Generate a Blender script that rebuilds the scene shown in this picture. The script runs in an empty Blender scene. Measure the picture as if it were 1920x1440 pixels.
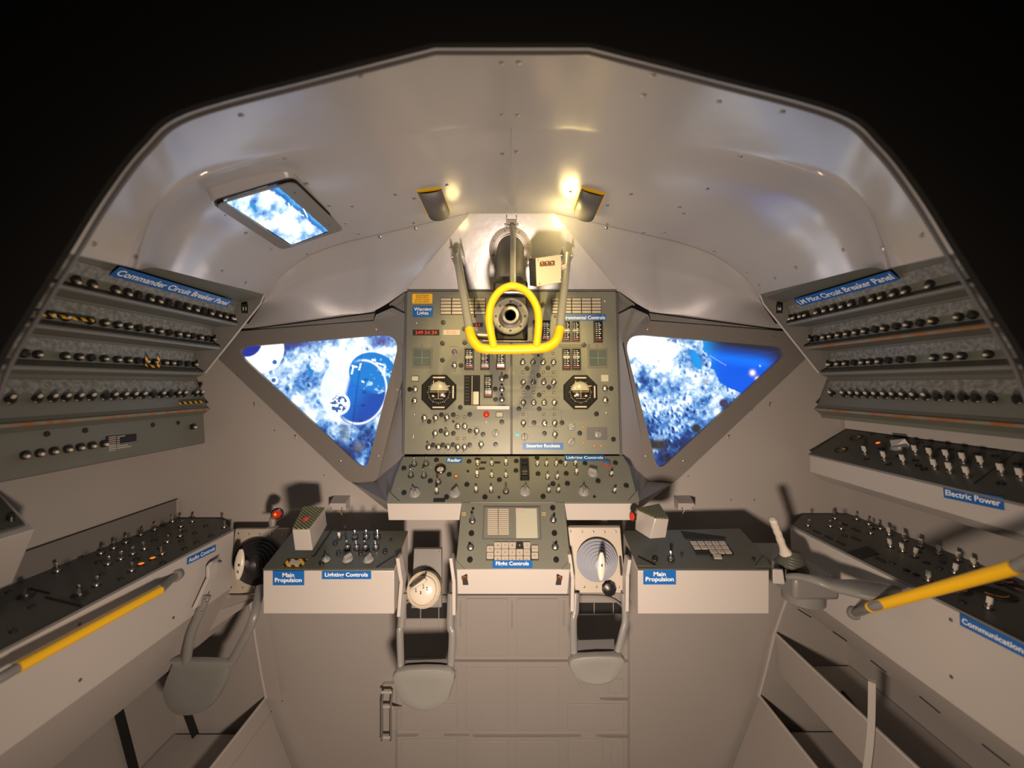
import bpy, math, random
import numpy as np
from mathutils import Vector, Matrix
from mathutils.bvhtree import BVHTree
random.seed(7); rng = np.random.default_rng(5)
S = bpy.context.scene; COL = S.collection
F = 747.0; EYE = 1.5
# ------------------------------------------------------------------ camera, world, lights, exposure
cd = bpy.data.cameras.new('camera'); cam = bpy.data.objects.new('camera', cd); COL.objects.link(cam)
cam.location = (0, 0, EYE); cam.rotation_euler = (math.pi/2, 0, 0)
cd.sensor_width = 36; cd.lens = F/1920*36; cd.clip_start = .01
cd.dof.use_dof = True; cd.dof.focus_distance = 1.15; cd.dof.aperture_fstop = 1.8
S.camera = cam
S.view_settings.view_transform = 'Standard'; S.view_settings.look = 'None'
S.view_settings.exposure = 0.0; S.view_settings.gamma = 1; S.view_settings.use_curve_mapping = False
w = bpy.data.worlds.new('world'); S.world = w; w.use_nodes = True
w.node_tree.nodes['Background'].inputs[0].default_value = (.9, .95, 1, 1)
w.node_tree.nodes['Background'].inputs[1].default_value = .004
def lamp(name, typ, loc, power, col, size=.05, target=None, **k):
    d = bpy.data.lights.new(name, typ); d.energy = power; d.color = col
    if typ == 'AREA': d.size = size
    else: d.shadow_soft_size = size
    for a, b in k.items(): setattr(d, a, b)
    o = bpy.data.objects.new(name, d); COL.objects.link(o); o.location = loc
    if target: o.rotation_euler = (Vector(target)-Vector(loc)).to_track_quat('-Z', 'Y').to_euler()
    return o
WARM = (1, .76, .585); YEL = (1, .72, .27)
lamp('visitor_side_lamp', 'SPOT', (0, .12, 1.16), 56, WARM, .035, (0, 1.2, 1.12), spot_size=math.radians(160), spot_blend=1.0)
lamp('panel_spot_right', 'SPOT', (.24, .30, EYE+.45), 21, YEL, .012, (.02, 1.12, 1.53), spot_size=math.radians(38), spot_blend=.6)
lamp('panel_spot_left', 'SPOT', (-.24, .30, EYE+.45), 14, YEL, .012, (-.02, 1.12, 1.53), spot_size=math.radians(38), spot_blend=.6)
# ------------------------------------------------------------------ helpers
def V(px, py, Y): return Vector(((px-960)/F*Y, Y, EYE+(720-py)/F*Y))
def onX(px, py, x): return V(px, py, x*F/(px-960))
def onZ(px, py, z): return V(px, py, (z-EYE)*F/(720-py))
def mat(name, col, rough=.5, metal=0., emit=None, es=0., bump=0., bscale=40., vary=0., vscale=6., alpha=None, trans=0., coat=0.):
    m = bpy.data.materials.new(name); m.use_nodes = True; nt = m.node_tree; b = nt.nodes['Principled BSDF']
    b.inputs['Base Color'].default_value = (*col, 1); b.inputs['Roughness'].default_value = rough; b.inputs['Metallic'].default_value = metal
    if emit: b.inputs['Emission Color'].default_value = (*emit, 1); b.inputs['Emission Strength'].default_value = es
    if trans: b.inputs['Transmission Weight'].default_value = trans
    if coat: b.inputs['Coat Weight'].default_value = coat
    if bump or vary:
        tc = nt.nodes.new('ShaderNodeTexCoord')
    if bump:
        n = nt.nodes.new('ShaderNodeTexNoise'); n.inputs['Scale'].default_value = bscale; n.inputs['Detail'].default_value = 5
        bp = nt.nodes.new('ShaderNodeBump'); bp.inputs['Strength'].default_value = bump; bp.inputs['Distance'].default_value = .01
        nt.links.new(tc.outputs['Object'], n.inputs['Vector']); nt.links.new(n.outputs['Fac'], bp.inputs['Height']); nt.links.new(bp.outputs['Normal'], b.inputs['Normal'])
    if vary:
        n2 = nt.nodes.new('ShaderNodeTexNoise'); n2.inputs['Scale'].default_value = vscale; n2.inputs['Detail'].default_value = 6
        mx = nt.nodes.new('ShaderNodeMix'); mx.data_type = 'RGBA'
        mx.inputs[6].default_value = (*[c*(1-vary) for c in col], 1); mx.inputs[7].default_value = (*[min(1, c*(1+vary)) for c in col], 1)
        nt.links.new(tc.outputs['Object'], n2.inputs['Vector']); nt.links.new(n2.outputs['Fac'], mx.inputs[0]); nt.links.new(mx.outputs[2], b.inputs['Base Color'])
    return m
def stripes(name, c1, c2, scale, rough=.5):
    m = mat(name, c1, rough); nt = m.node_tree; b = nt.nodes['Principled BSDF']
    tc = nt.nodes.new('ShaderNodeTexCoord'); wv = nt.nodes.new('ShaderNodeTexWave'); wv.bands_direction = 'DIAGONAL'
    wv.inputs['Scale'].default_value = scale; r = nt.nodes.new('ShaderNodeValToRGB'); r.color_ramp.interpolation = 'CONSTANT'
    r.color_ramp.elements[0].color = (*c1, 1); r.color_ramp.elements[1].position = .5; r.color_ramp.elements[1].color = (*c2, 1)
    nt.links.new(tc.outputs['Object'], wv.inputs['Vector']); nt.links.new(wv.outputs['Fac'], r.inputs[0]); nt.links.new(r.outputs[0], b.inputs['Base Color'])
    return m
def mottled(name, c1, c2, scale, rough=.5, lo=.45, hi=.62):
    m = mat(name, c1, rough); nt = m.node_tree; b = nt.nodes['Principled BSDF']
    tc = nt.nodes.new('ShaderNodeTexCoord'); n = nt.nodes.new('ShaderNodeTexNoise'); n.inputs['Scale'].default_value = scale; n.inputs['Detail'].default_value = 4
    r = nt.nodes.new('ShaderNodeValToRGB'); r.color_ramp.elements[0].position = lo; r.color_ramp.elements[1].position = hi
    r.color_ramp.elements[0].color = (*c1, 1); r.color_ramp.elements[1].color = (*c2, 1)
    nt.links.new(tc.outputs['Object'], n.inputs['Vector']); nt.links.new(n.outputs['Fac'], r.inputs[0]); nt.links.new(r.outputs[0], b.inputs['Base Color'])
    return m
M_ = dict(
 wall=mat('cabin_paint', (.37, .35, .335), .5, bump=.03, bscale=300, vary=.05),
 box=mat('box_paint', (.46, .44, .42), .42, bump=.03, bscale=300),
 vault=mat('vault_paint', (.48, .485, .515), .25, .25, bump=.16, bscale=6, vary=.05, vscale=4),
 frame=mat('window_frame_paint', (.17, .16, .15), .5, bump=.02, bscale=200),
 panel=mat('panel_paint', (.165, .175, .145), .42, .1, vary=.08, vscale=14),
 dpanel=mat('dark_panel_paint', (.075, .08, .066), .45, vary=.12, vscale=12),
 cbpan=mat('breaker_panel_paint', (.13, .135, .11), .5, vary=.1, vscale=9),
 legend=mottled('worn_legend', (.13, .135, .11), (.30, .30, .28), 110, .5, .35, .75),
 rust=mottled('rusty_edge', (.22, .2, .15), (.30, .12, .03), 40),
 grey=mat('grey_paint', (.19, .19, .185), .35), dgrey=mat('dark_grey_paint', (.10, .10, .105), .5),
 pad=mat('armrest_vinyl', (.20, .205, .195), .32, coat=.2, bump=.05, bscale=30),
 boxmetal=mat('satin_metal_box', (.5, .48, .46), .35, .25),
 black=mat('black_plastic', (.012, .012, .012), .35), mblack=mat('matte_black', (.006, .006, .0055), .9),
 gauge=mat('gauge_face_black', (.015, .015, .013), .25),
 chrome=mat('bright_metal', (.75, .73, .7), .22, 1), steel=mat('brushed_steel', (.5, .48, .45), .35, 1), dsteel=mat('dark_steel', (.2, .2, .2), .4, .8),
 rim=mat('arch_lip_paint', (.10, .10, .105), .4),
 knob=mat('knob_grey', (.26, .265, .26), .35, coat=.2), cream=mat('cream_plastic', (.58, .52, .42), .4), ivory=mat('ivory_enamel', (.62, .58, .5), .25, coat=.5),
 tan=mat('lamp_cell_tan', (.45, .41, .33), .4), blue=mat('sign_blue', (.008, .12, .42), .4), white=mat('sign_white', (.85, .87, .9), .5),
 yellow=mat('yellow_paint', (.80, .47, .008), .38), caut=mat('caution_yellow', (.85, .5, .03), .45), ink=mat('ink_black', (.01, .01, .01), .6),
 red=mat('red_plastic', (.55, .03, .01), .3), lred=mat('led_red', (.2, 0, 0), .4, emit=(1, .04, .01), es=1.2),
 orange=mat('lit_orange_lens', (.5, .12, .02), .3, emit=(1, .22, .02), es=.9), cyan=mat('lens_blue', (.01, .14, .26), .25, emit=(0, .3, .5), es=.08),
 redglass=mat('red_glass', (.7, .05, .01), .06, trans=.35, coat=.6), clear=mat('clear_plastic', (.9, .85, .8), .08, trans=.85),
 glass=mat('meter_glass', (.10, .13, .12), .06, coat=1), screen=mat('display_glass', (.45, .46, .36), .25, coat=.5), plate=mat('beige_plate', (.42, .38, .32), .4),
 green=mat('orange_arc', (.45, .2, .05), .5), stripe=stripes('hazard_stripe', (.75, .42, .01), (.01, .01, .01), 34), stripe2=stripes('hazard_stripe_box', (.42, .38, .03), (.02, .02, .01), 60),
 bellow=mat('black_rubber', (.02, .02, .022), .45), bellow2=mat('blue_grey_rubber', (.33, .36, .43), .45),
 gold=mat('gold_print', (.75, .55, .2), .4), dark=mat('gap_dark', (.02, .02, .02), .8), seam=mat('seam_grey', (.32, .31, .30), .5), lblue=mat('cyan_tag', (.03, .4, .65), .4),
 copper=mat('copper_bulb', (.7, .25, .12), .25, .9))
def setp(o, **k):
    for a, b in k.items():
        if b is not None: o[a] = b
WM = {}
def put(o, parent=None, M=None):
    COL.objects.link(o)
    if parent is not None:
        o.parent = parent; o.matrix_parent_inverse = WM[parent.name].inverted()
    if M is not None: o.matrix_basis = M
    WM[o.name] = M.copy() if M is not None else Matrix.Identity(4)
    return o
def thing(name, label, cat, loc, group=None):
    o = bpy.data.objects.new(name, None); o.empty_display_size = .05; COL.objects.link(o); o.location = loc
    WM[o.name] = Matrix.Translation(loc); setp(o, label=label, category=cat, group=group); return o
class MB:
    def __init__(s): s.v = []; s.f = []; s.m = []
    def add(s, vs, fs, mi=0, M=None):
        b = len(s.v)
        for p in vs: s.v.append(M @ Vector(p) if M is not None else Vector(p))
        for f in fs: s.f.append([b+i for i in f]); s.m.append(mi)
        return s
    def box(s, x0, x1, y0, y1, z0, z1, M=None, mi=0):
        return s.add([(x, y, z) for z in (z0, z1) for y in (y0, y1) for x in (x0, x1)], [(0, 2, 3, 1), (4, 5, 7, 6), (0, 1, 5, 4), (2, 6, 7, 3), (0, 4, 6, 2), (1, 3, 7, 5)], mi, M)
    def hexa(s, p, mi=0):   # 8 corners: bottom ring 0-3, top ring 4-7
        return s.add(p, [(3, 2, 1, 0), (4, 5, 6, 7), (0, 1, 5, 4), (1, 2, 6, 5), (2, 3, 7, 6), (3, 0, 4, 7)], mi)
    def lathe(s, prof, n=20, M=None, mi=0, cap=True):
        vs = [(r*math.cos(2*math.pi*i/n), r*math.sin(2*math.pi*i/n), z) for r, z in prof for i in range(n)]
        fs = [(k*n+i, k*n+(i+1) % n, (k+1)*n+(i+1) % n, (k+1)*n+i) for k in range(len(prof)-1) for i in range(n)]
        if cap: fs += [tuple(range(n))[::-1], tuple((len(prof)-1)*n+i for i in range(n))]
        return s.add(vs, fs, mi, M)
    def prism(s, pts, vec, mi=0, M=None):
        n = len(pts); vec = Vector(vec); vs = [Vector(p) for p in pts]+[Vector(p)+vec for p in pts]
        return s.add(vs, [tuple(range(n))[::-1], tuple(range(n, 2*n))]+[(i, (i+1) % n, n+(i+1) % n, n+i) for i in range(n)], mi, M)
    def tube(s, pts, r, n=12, mi=0, flat=1.0, M=None):
        pts = [Vector(p) for p in pts]; N = len(pts); rs = r if isinstance(r, (list, tuple)) else [r]*N
        up = None; vs = []
        for i, p in enumerate(pts):
            t = (pts[min(i+1, N-1)]-pts[max(i-1, 0)]).normalized()
            if up is None: up = Vector((0, 0, 1)) if abs(t.z) < .9 else Vector((0, 1, 0))
            a = t.cross(up).normalized(); up2 = a.cross(t).normalized(); up = up2
            for k in range(n):
                an = 2*math.pi*k/n; vs.append(p+a*math.cos(an)*rs[i]+up2*math.sin(an)*rs[i]*flat)
        fs = [(k*n+i, k*n+(i+1) % n, (k+1)*n+(i+1) % n, (k+1)*n+i) for k in range(N-1) for i in range(n)]
        fs += [tuple(range(n))[::-1], tuple((N-1)*n+i for i in range(n))]
        return s.add(vs, fs, mi, M)
    def mesh(s, name, mats, smooth=True):
        me = bpy.data.meshes.new(name); me.from_pydata([tuple(v) for v in s.v], [], s.f)
        for m in (mats if isinstance(mats, (list, tuple)) else [mats]): me.materials.append(m)
        me.polygons.foreach_set('material_index', s.m); me.update()
        if smooth:
            me.shade_smooth(); me.set_sharp_from_angle(angle=math.radians(32))
        return me
    def build(s, name, mats, parent=None, bevel=0, smooth=True, **k):
        import bmesh
        me = s.mesh(name, mats, False); bm = bmesh.new(); bm.from_mesh(me); bmesh.ops.recalc_face_normals(bm, faces=bm.faces); bm.to_mesh(me); bm.free()
        if smooth: me.shade_smooth(); me.set_sharp_from_angle(angle=math.radians(32))
        o = bpy.data.objects.new(name, me); put(o, parent); setp(o, **k)
        if bevel:
            b = o.modifiers.new('bevel', 'BEVEL'); b.width = bevel; b.segments = 2; b.limit_method = 'ANGLE'
        return o
def struct(mb, name, m, bevel=0, smooth=True): return mb.build(name, m, None, bevel, smooth, kind='structure')
def spline(pts, n=8, closed=False):
    P = [Vector(p) for p in pts]; out = []; N = len(P)
    rng_ = range(N) if closed else range(N-1)
    for i in rng_:
        g = (lambda j: P[j % N]) if closed else (lambda j: P[max(0, min(N-1, j))])
        a, b, c, d = g(i-1), g(i), g(i+1), g(i+2)
        for k in range(n):
            t = k/n; out.append(.5*((2*b)+(c-a)*t+(2*a-5*b+4*c-d)*t*t+(3*b-a-3*c+d)*t**3))
    if not closed: out.append(P[-1].copy())
    return out
def roundpoly(pts, r, n=6):
    out = []; N = len(pts); P = [Vector((p[0], p[1])) for p in pts]; rr = r if isinstance(r, (list, tuple)) else [r]*N
    for i in range(N):
        a, b, c = P[i-1], P[i], P[(i+1) % N]; u = (a-b); v = (c-b); lu, lv = u.length, v.length; u.normalize(); v.normalize()
        ang = u.angle(v); d = min(rr[i]/math.tan(ang/2), lu*.48, lv*.48); p0, p2 = b+u*d, b+v*d
        for k in range(n+1):
            t = k/n; out.append((p0*(1-t)**2+b*2*t*(1-t)+p2*t*t))
    return [(p.x, p.y) for p in out]
class Plane:   # a real plane in the cabin; pixels are turned into points lying on it
    def __init__(s, o, a, b):   # three world points: o, o->a right, o->b up
        s.o = Vector(o); s.u = (Vector(a)-s.o).normalized(); v = (Vector(b)-s.o); s.n = s.u.cross(v).normalized(); s.v = s.n.cross(s.u)
        if s.n.dot(Vector((0, 0, EYE))-s.o) < 0: s.n = -s.n
    def at(s, px, py, h=0):
        c = Vector((0, 0, EYE)); d = Vector(((px-960)/F, 1, (720-py)/F)); t = (s.o-c).dot(s.n)/d.dot(s.n); return c+d*t+s.n*h
    def M(s, px, py, h=0, rot=0):
        p = s.at(px, py, h); m = Matrix((s.u, s.v, s.n)).transposed().to_4x4(); m.translation = p
        return m @ Matrix.Rotation(math.radians(rot), 4, 'Z') if rot else m
    def uv(s, px, py): d = s.at(px, py)-s.o; return (d.dot(s.u), d.dot(s.v))
    def frame(s, h=0): m = Matrix((s.u, s.v, s.n)).transposed().to_4x4(); m.translation = s.o+s.n*h; return m
    def rect(s, x0, y0, x1, y1):   # pixel rectangle -> centre matrix, w, h
        a, b = s.at(x0, y0), s.at(x1, y1); c = (a+b)/2; m = Matrix((s.u, s.v, s.n)).transposed().to_4x4(); m.translation = c
        return m, abs((b-a).dot(s.u)), abs((b-a).dot(s.v))
def curve_mesh(name, loops, depth, m, bevel=0):
    c = bpy.data.curves.new(name, 'CURVE'); c.dimensions = '2D'; c.fill_mode = 'BOTH'; c.extrude = depth/2; c.bevel_depth = bevel
    for L in loops:
        s = c.splines.new('POLY'); s.points.add(len(L)-1); s.use_cyclic_u = True
        for i, p in enumerate(L): s.points[i].co = (p[0], p[1], 0, 1)
    o = bpy.data.objects.new(name, c); me = bpy.data.meshes.new_from_object(o); me.name = name
    bpy.data.objects.remove(o); bpy.data.curves.remove(c); me.materials.clear(); me.materials.append(m); return me
def plate(name, loops, depth, m, frame, parent, **k):
    me = curve_mesh(name, loops, depth, m); o = bpy.data.objects.new(name, me); put(o, parent, frame @ Matrix.Translation((0, 0, depth/2))); setp(o, **k); return o
def text_mesh(s, wmax, hmax, m, bold=.0, squeeze=True):
    c = bpy.data.curves.new('lettering', 'FONT'); c.body = s; c.size = 1; c.align_x = 'CENTER'; c.align_y = 'CENTER'; c.extrude = .0; c.offset = bold; c.space_line = .85; c.resolution_u = 3
    o = bpy.data.objects.new('lettering', c); me = bpy.data.meshes.new_from_object(o); bpy.data.objects.remove(o); bpy.data.curves.remove(c)
    n = len(me.vertices); a = np.zeros(n*3); me.vertices.foreach_get('co', a); a = a.reshape(-1, 3)
    lo, hi = a.min(0), a.max(0); k = min(wmax/(hi[0]-lo[0]), hmax/(hi[1]-lo[1])); kx = min(wmax/(hi[0]-lo[0]), k*1.12)
    a = (a-(lo+hi)/2)*np.array([kx, k, 1]); me.vertices.foreach_set('co', a.ravel()); me.update(); me.name = 'lettering'
    me.materials.clear(); me.materials.append(m); return me
def lettering(s, wmax, hmax, m, parent, M, bold=.015):
    o = bpy.data.objects.new('lettering', text_mesh(s, wmax, hmax, m, bold)); put(o, parent, M); return o
def rbox(w_, h, d, r=.002):   # rounded slab mesh centred on xy, z 0..d
    me = MB(); L = roundpoly([(-w_/2, -h/2), (w_/2, -h/2), (w_/2, h/2), (-w_/2, h/2)], r, 3); me.prism([(x, y, 0) for x, y in L], (0, 0, d)); return me
def sign(pl, rc, s, parent, m='blue', tm='white', pad=.86, vp=.66, bold=.02, name='sign', h=.0012):
    M, w_, hh = pl.rect(*rc); o = bpy.data.objects.new(name, rbox(w_, hh, h, .0008).mesh(name, M_[m], False)); put(o, parent, M)
    lettering(s, w_*pad, hh*vp, M_[tm], o, M @ Matrix.Translation((0, 0, h+.0003)), bold); return o
# cached instruments, local frame: x right, y up, z out of the panel
C_ = {}
def cached(key, fn):
    if key not in C_: C_[key] = fn()
    return C_[key]
def inst(parent, name, me, M): o = bpy.data.objects.new(name, me); put(o, parent, M); return o
def toggle(parent, M, tilt=0, kind='bat', s=1.0):
    nut = cached(('nut'), lambda: MB().lathe([(.0068, 0), (.0068, .0010), (.0048, .0012)], 12, mi=1).lathe([(.0050, .001), (.0048, .0036), (.003, .0045)], 12).mesh('toggle_nut', [M_['steel'], M_['ink']]))
    def lev():
        b = MB(); a = math.radians(tilt)
        d = Vector((0, math.sin(a), math.cos(a)))
        if kind == 'bat':
            b.tube([d*.002, d*.008, d*.015, d*.0175], [.0014, .0017, .0027, .0018], 8)
            return b.mesh('lever', M_['chrome'])
        b.tube([d*.002, d*.009], [.0015, .0015], 8); r = Matrix.Rotation(-a, 4, 'X'); b.box(-.0036, .0036, -.0014, .0014, .008, .019, r)
        return b.mesh('lever', M_['ivory'])
    o = inst(parent, 'toggle_switch', nut, M @ Matrix.Scale(s, 4)); l = inst(o, 'lever', cached(('lev', tilt, kind), lev), M @ Matrix.Scale(s, 4)); return o
def fastener(parent, M, s=1.0):
    me = cached('fast', lambda: MB().lathe([(.0068, 0), (.0068, .002), (.0060, .0032), (.0030, .0034), (.0026, .0026), (.0005, .0024)], 14).mesh('quarter_turn_fastener', M_['black']))
    return inst(parent, 'panel_fastener', me, M @ Matrix.Scale(s, 4))
def screw(parent, M, s=1.0, m='chrome'):
    me = cached(('scr', m), lambda: MB().lathe([(.0034, 0), (.0032, .0008), (.002, .0015), (.0006, .0016)], 10).mesh('screw', M_[m]))
    return inst(parent, 'screw', me, M @ Matrix.Scale(s, 4))
def knob(parent, M, r=.0125, rot=0, m='knob'):
    base = cached(('kb', m), lambda: MB().lathe([(1, 0), (1, .12), (.86, .22), (.8, .45), (.6, .5)], 24).mesh('knob_skirt', M_[m]))
    ptr = cached(('kp', m), lambda: MB().hexa([(-.28, -.75, .2), (.28, -.75, .2), (.28, .95, .2), (-.28, .95, .2), (-.13, -.6, 1.25), (.13, -.6, 1.25), (.05, .8, 1.05), (-.05, .8, 1.05)]).mesh('knob_pointer', M_[m]))
    MM = M @ Matrix.Rotation(math.radians(rot), 4, 'Z') @ Matrix.Scale(r, 4)
    o = inst(parent, 'rotary_knob', base, MM); inst(o, 'pointer', ptr, MM); return o
def lens(parent, M, r, m='orange', ring='black', name='indicator_lamp'):
    b = cached(('lr', ring), lambda: MB().lathe([(1.25, 0), (1.25, .35), (1.0, .45), (1.0, .2), (.2, .2)], 20).mesh('lamp_bezel', M_[ring]))
    l = cached(('ll', m), lambda: MB().lathe([(1, .2), (.95, .5), (.7, .7), (.35, .8), (.05, .82)], 20).mesh('lens', M_[m]))
    o = inst(parent, name, b, M @ Matrix.Scale(r, 4)); inst(o, 'lens', l, M @ Matrix.Scale(r, 4)); return o
def slab(parent, pl, rc, name, m, d=.002, r=.001, h=0):
    M, w_, hh = pl.rect(*rc); o = inst(parent, name, rbox(w_, hh, d, r).mesh(name, M_[m], False), M @ Matrix.Translation((0, 0, h))); return o, M, w_, hh
def drum(parent, pl, rc):   # curved tape meter in a black housing
    M, w_, h = pl.rect(*rc); b = MB(); t = .004
    b.box(-w_/2, -w_/2+t*.6, -h/2, h/2, 0, .008); b.box(w_/2-t*.6, w_/2, -h/2, h/2, 0, .008); b.box(-w_/2, w_/2, h/2-t*.5, h/2, 0, .006); b.box(-w_/2, w_/2, -h/2, -h/2+t*.5, 0, .006)
    o = inst(parent, 'tape_meter', b.mesh('tape_meter', M_['black']), M)
    c = MB(); n = 10; ww = w_*.38
    ys = [(-h/2+t*.5)+(h-t)*i/n for i in range(n+1)]; zs = [.001+.006*math.cos(math.pi*(i/n-.5)) for i in range(n+1)]
    c.add([(x, ys[i], zs[i]) for i in range(n+1) for x in (-ww, ww)], [(2*i, 2*i+1, 2*i+3, 2*i+2) for i in range(n)])
    inst(o, 'drum', c.mesh('drum', M_['gauge']), M)
    c = MB()
    for i in range(9):
        y = h*(-.40+.1*i); z = .0014+.006*math.cos(math.pi*(y/h)); c.box(-ww*.75, -ww*.25, y-.0006, y+.0006, z-.001, z+.0006); c.box(ww*.1, ww*(.75 if i % 2 else .45), y-.0010, y+.0010, z-.001, z+.0006)
    inst(o, 'scale_marks', c.mesh('scale_marks', M_['white'], False), M)
    c = MB(); c.box(-ww*.8, ww*.8, -h*.42, -h*.42+.0022, .002, .0045); inst(o, 'red_band', c.mesh('red_band', M_['red'], False), M)
def meter(parent, pl, rc):
    o, M, w_, h = slab(parent, pl, rc, 'crosspointer_meter', 'cbpan', .003, .002)
    inst(o, 'meter_glass', rbox(w_*.84, h*.82, .002, .002).mesh('meter_glass', M_['glass'], False), M @ Matrix.Translation((0, 0, .0025)))
    b = MB(); b.box(-.0005, .0005, -h*.38, h*.38, 0, .0006); b.box(-w_*.38, w_*.38, -.0005, .0005, 0, .0006)
    inst(o, 'cross_needles', b.mesh('cross_needles', M_['knob'], False), M @ Matrix.Translation((0, 0, .0046)))
def fdai(parent, pl, cx, cy, R):
    M = pl.M(cx, cy); r = R*pl.rect(cx-.5, cy-.5, cx+.5, cy+.5)[1]
    o = inst(parent, 'attitude_indicator', MB().lathe([(r*1.07, 0), (r*1.07, .004), (r*1.0, .006), (r*.72, .006), (r*.68, .001), (.001, .001)], 8, Matrix.Rotation(math.radians(22.5), 4, 'Z')).mesh('attitude_indicator', M_['gauge'], False), M)
    up = MB(); dn = MB(); rb = r*.54
    for b, s0 in ((up, 1), (dn, -1)):
        vs = []; fs = []; n = 16; k = 6
        for j in range(k+1):
            e = j/k*math.pi/2
            for i in range(n+1):
                a = math.pi*i/n*s0; q = rb*math.cos(e); vs.append((q*math.cos(a), q*math.sin(a)+rb*.18, .001+.35*rb*math.sin(e)))
        for j in range(k):
            for i in range(n): fs.append((j*(n+1)+i, j*(n+1)+i+1, (j+1)*(n+1)+i+1, (j+1)*(n+1)+i))
        b.add(vs, fs)
    inst(o, 'ball_upper_half', up.mesh('ball_upper_half', M_['screen']), M); inst(o, 'ball_lower_half', dn.mesh('ball_lower_half', M_['gauge']), M)
    t = MB()
    for i in range(36):
        t.box(rb*1.08, rb*(1.24 if i % 3 == 0 else 1.16), -.0006, .0006, .0058, .0068, Matrix.Rotation(2*math.pi*i/36, 4, 'Z'))
    for i in range(4): t.box(-rb*.7+i*rb*.38, -rb*.45+i*rb*.38, -rb*.5, -rb*.3, .006, .0075)
    for y in (.0, -.15, -.7): t.box(-rb*.5, rb*.5, rb*y-.0004, rb*y+.0004, .0075, .0085)
    inst(o, 'tick_ring', t.mesh('tick_ring', M_['cream'], False), M)
    g = MB(); g.box(-.0005, .0005, -rb*.7, rb*.95, .012, .0128); g.box(-rb*.9, rb*.9, .0, .001, .012, .0128); g.box(-rb*.55, -rb*.5, rb*.6, rb*1.25, .0105, .0112); g.box(rb*.7, rb*1.2, rb*.62, rb*.68, .0105, .0112)
    inst(o, 'needles', g.mesh('needles', M_['orange' if False else 'gold'], False), M)
    for q in ((-r*.34, r*.34, r*.80, r*.88, .006, .0075), (-r*.34, r*.34, -r*.9, -r*.82, .006, .0075), (r*.78, r*.86, -r*.34, r*.36, .006, .0075)): inst(o, 'rate_scale', MB().box(*q).mesh('rate_scale', M_['cream'], False), M)
    return o
def annun(parent, pl, rc, nc, nr):
    o, M, w_, h = slab(parent, pl, rc, 'caution_light_array', 'ink', .0018, .001)
    cw, ch = w_/nc, h/nr; cell = rbox(cw*.9, ch*.74, .0012, .0004).mesh('caution_light', M_['tan'], False)
    for i in range(nc):
        for j in range(nr):
            inst(o, 'caution_light', cell, M @ Matrix.Translation((-w_/2+cw*(i+.5), -h/2+ch*(j+.5), .0018)))
def flag(parent, M):
    me = cached('flag', lambda: MB().box(-.0036, .0036, -.0034, .0034, 0, .0012).mesh('flag_indicator', M_['ink'], False))
    o = inst(parent, 'flag_indicator', me, M)
    inst(o, 'flag_mark', cached('flagm', lambda: MB().box(-.0022, -.0003, -.0008, .0018, .0012, .0018).box(.0003, .0022, -.0018, .0010, .0012, .0018).mesh('flag_mark', M_['gold'], False)), M)
def populate(parent, pl, fast=(), togs=(), knobs=(), conv=None, kind='bat', ts=1.0, legend=True, s=1.0):
    lg = MB()
    for t in fast:
        x, y = conv(t[0], t[1]); fastener(parent, pl.M(x, y), (.55 if len(t) > 2 else 1)*s)
    for t in togs:
        x, y = conv(t[0], t[1]); toggle(parent, pl.M(x, y), t[2] if len(t) > 2 else 0, t[3] if len(t) > 3 else kind, ts*(.85 if (t[3] if len(t) > 3 else kind) == 'paddle' else 1.25))
        if legend:
            M = pl.M(x, y); lg.box(-.006, -.001, .0105, .0116, 0, .0004, M); lg.box(.001, .0055, .0105, .0116, 0, .0004, M)
    if legend and togs: lg.build('legend_text', M_['ink'], parent, smooth=False)
    for t in knobs:
        x, y = conv(t[0], t[1]); knob(parent, pl.M(x, y), t[2], t[3])
def arr(*fl): return [fl[i:i+2] for i in range(0, len(fl), 2)]
# ------------------------------------------------------------------ pictures on the backlit transparencies
def fbm(x, y, sc, octs=5, seed=0, p=.55):
    r = np.random.default_rng(seed); T = r.random((256, 256)); out = 0; amp = 1; tot = 0
    for o in range(octs):
        u = x/sc*2**o+17.3*o; v = y/sc*2**o+5.1*o; i = np.floor(u).astype(int); j = np.floor(v).astype(int); fu = u-i; fv = v-j
        fu = fu*fu*(3-2*fu); fv = fv*fv*(3-2*fv); g = lambda a, b: T[a % 256, b % 256]
        out = out+amp*((g(i, j)*(1-fu)+g(i+1, j)*fu)*(1-fv)+(g(i, j+1)*(1-fu)+g(i+1, j+1)*fu)*fv); tot += amp; amp *= p
    return out/tot
def ss(a, b, x): t = np.clip((x-a)/(b-a), 0, 1); return t*t*(3-2*t)
def mixc(c, d, k): return c*(1-k[..., None])+np.array(d)*k[..., None]
def ramp(t, stops):
    xs = [s[0] for s in stops]; return np.stack([np.interp(t, xs, [s[1][k] for s in stops]) for k in range(3)], -1)
MOON = [(0, (.01, .015, .05)), (.28, (.02, .05, .22)), (.42, (.05, .20, .55)), (.54, (.25, .45, .75)), (.66, (.62, .78, .95)), (.8, (1.1, 1.15, 1.2)), (1, (1.5, 1.5, 1.55))]
def craters(t, x, y, n, x0, x1, y0, y1, rmin, rmax, seed):
    r = np.random.default_rng(seed)
    for _ in range(n):
        cx, cy = r.uniform(x0, x1), r.uniform(y0, y1); q = r.uniform(rmin, rmax)**1; d = np.hypot(x-cx, y-cy)/q
        lit = ((x-cx)*.8-(y-cy)*.3)/q
        t = t-.28*(d < 1)*np.clip(1-d, 0, 1)**.5*np.clip(.5-lit, 0, 1)+.18*(d < 1.15)*np.clip(lit, 0, 1)*(d < 1.15)
    return t
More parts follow.
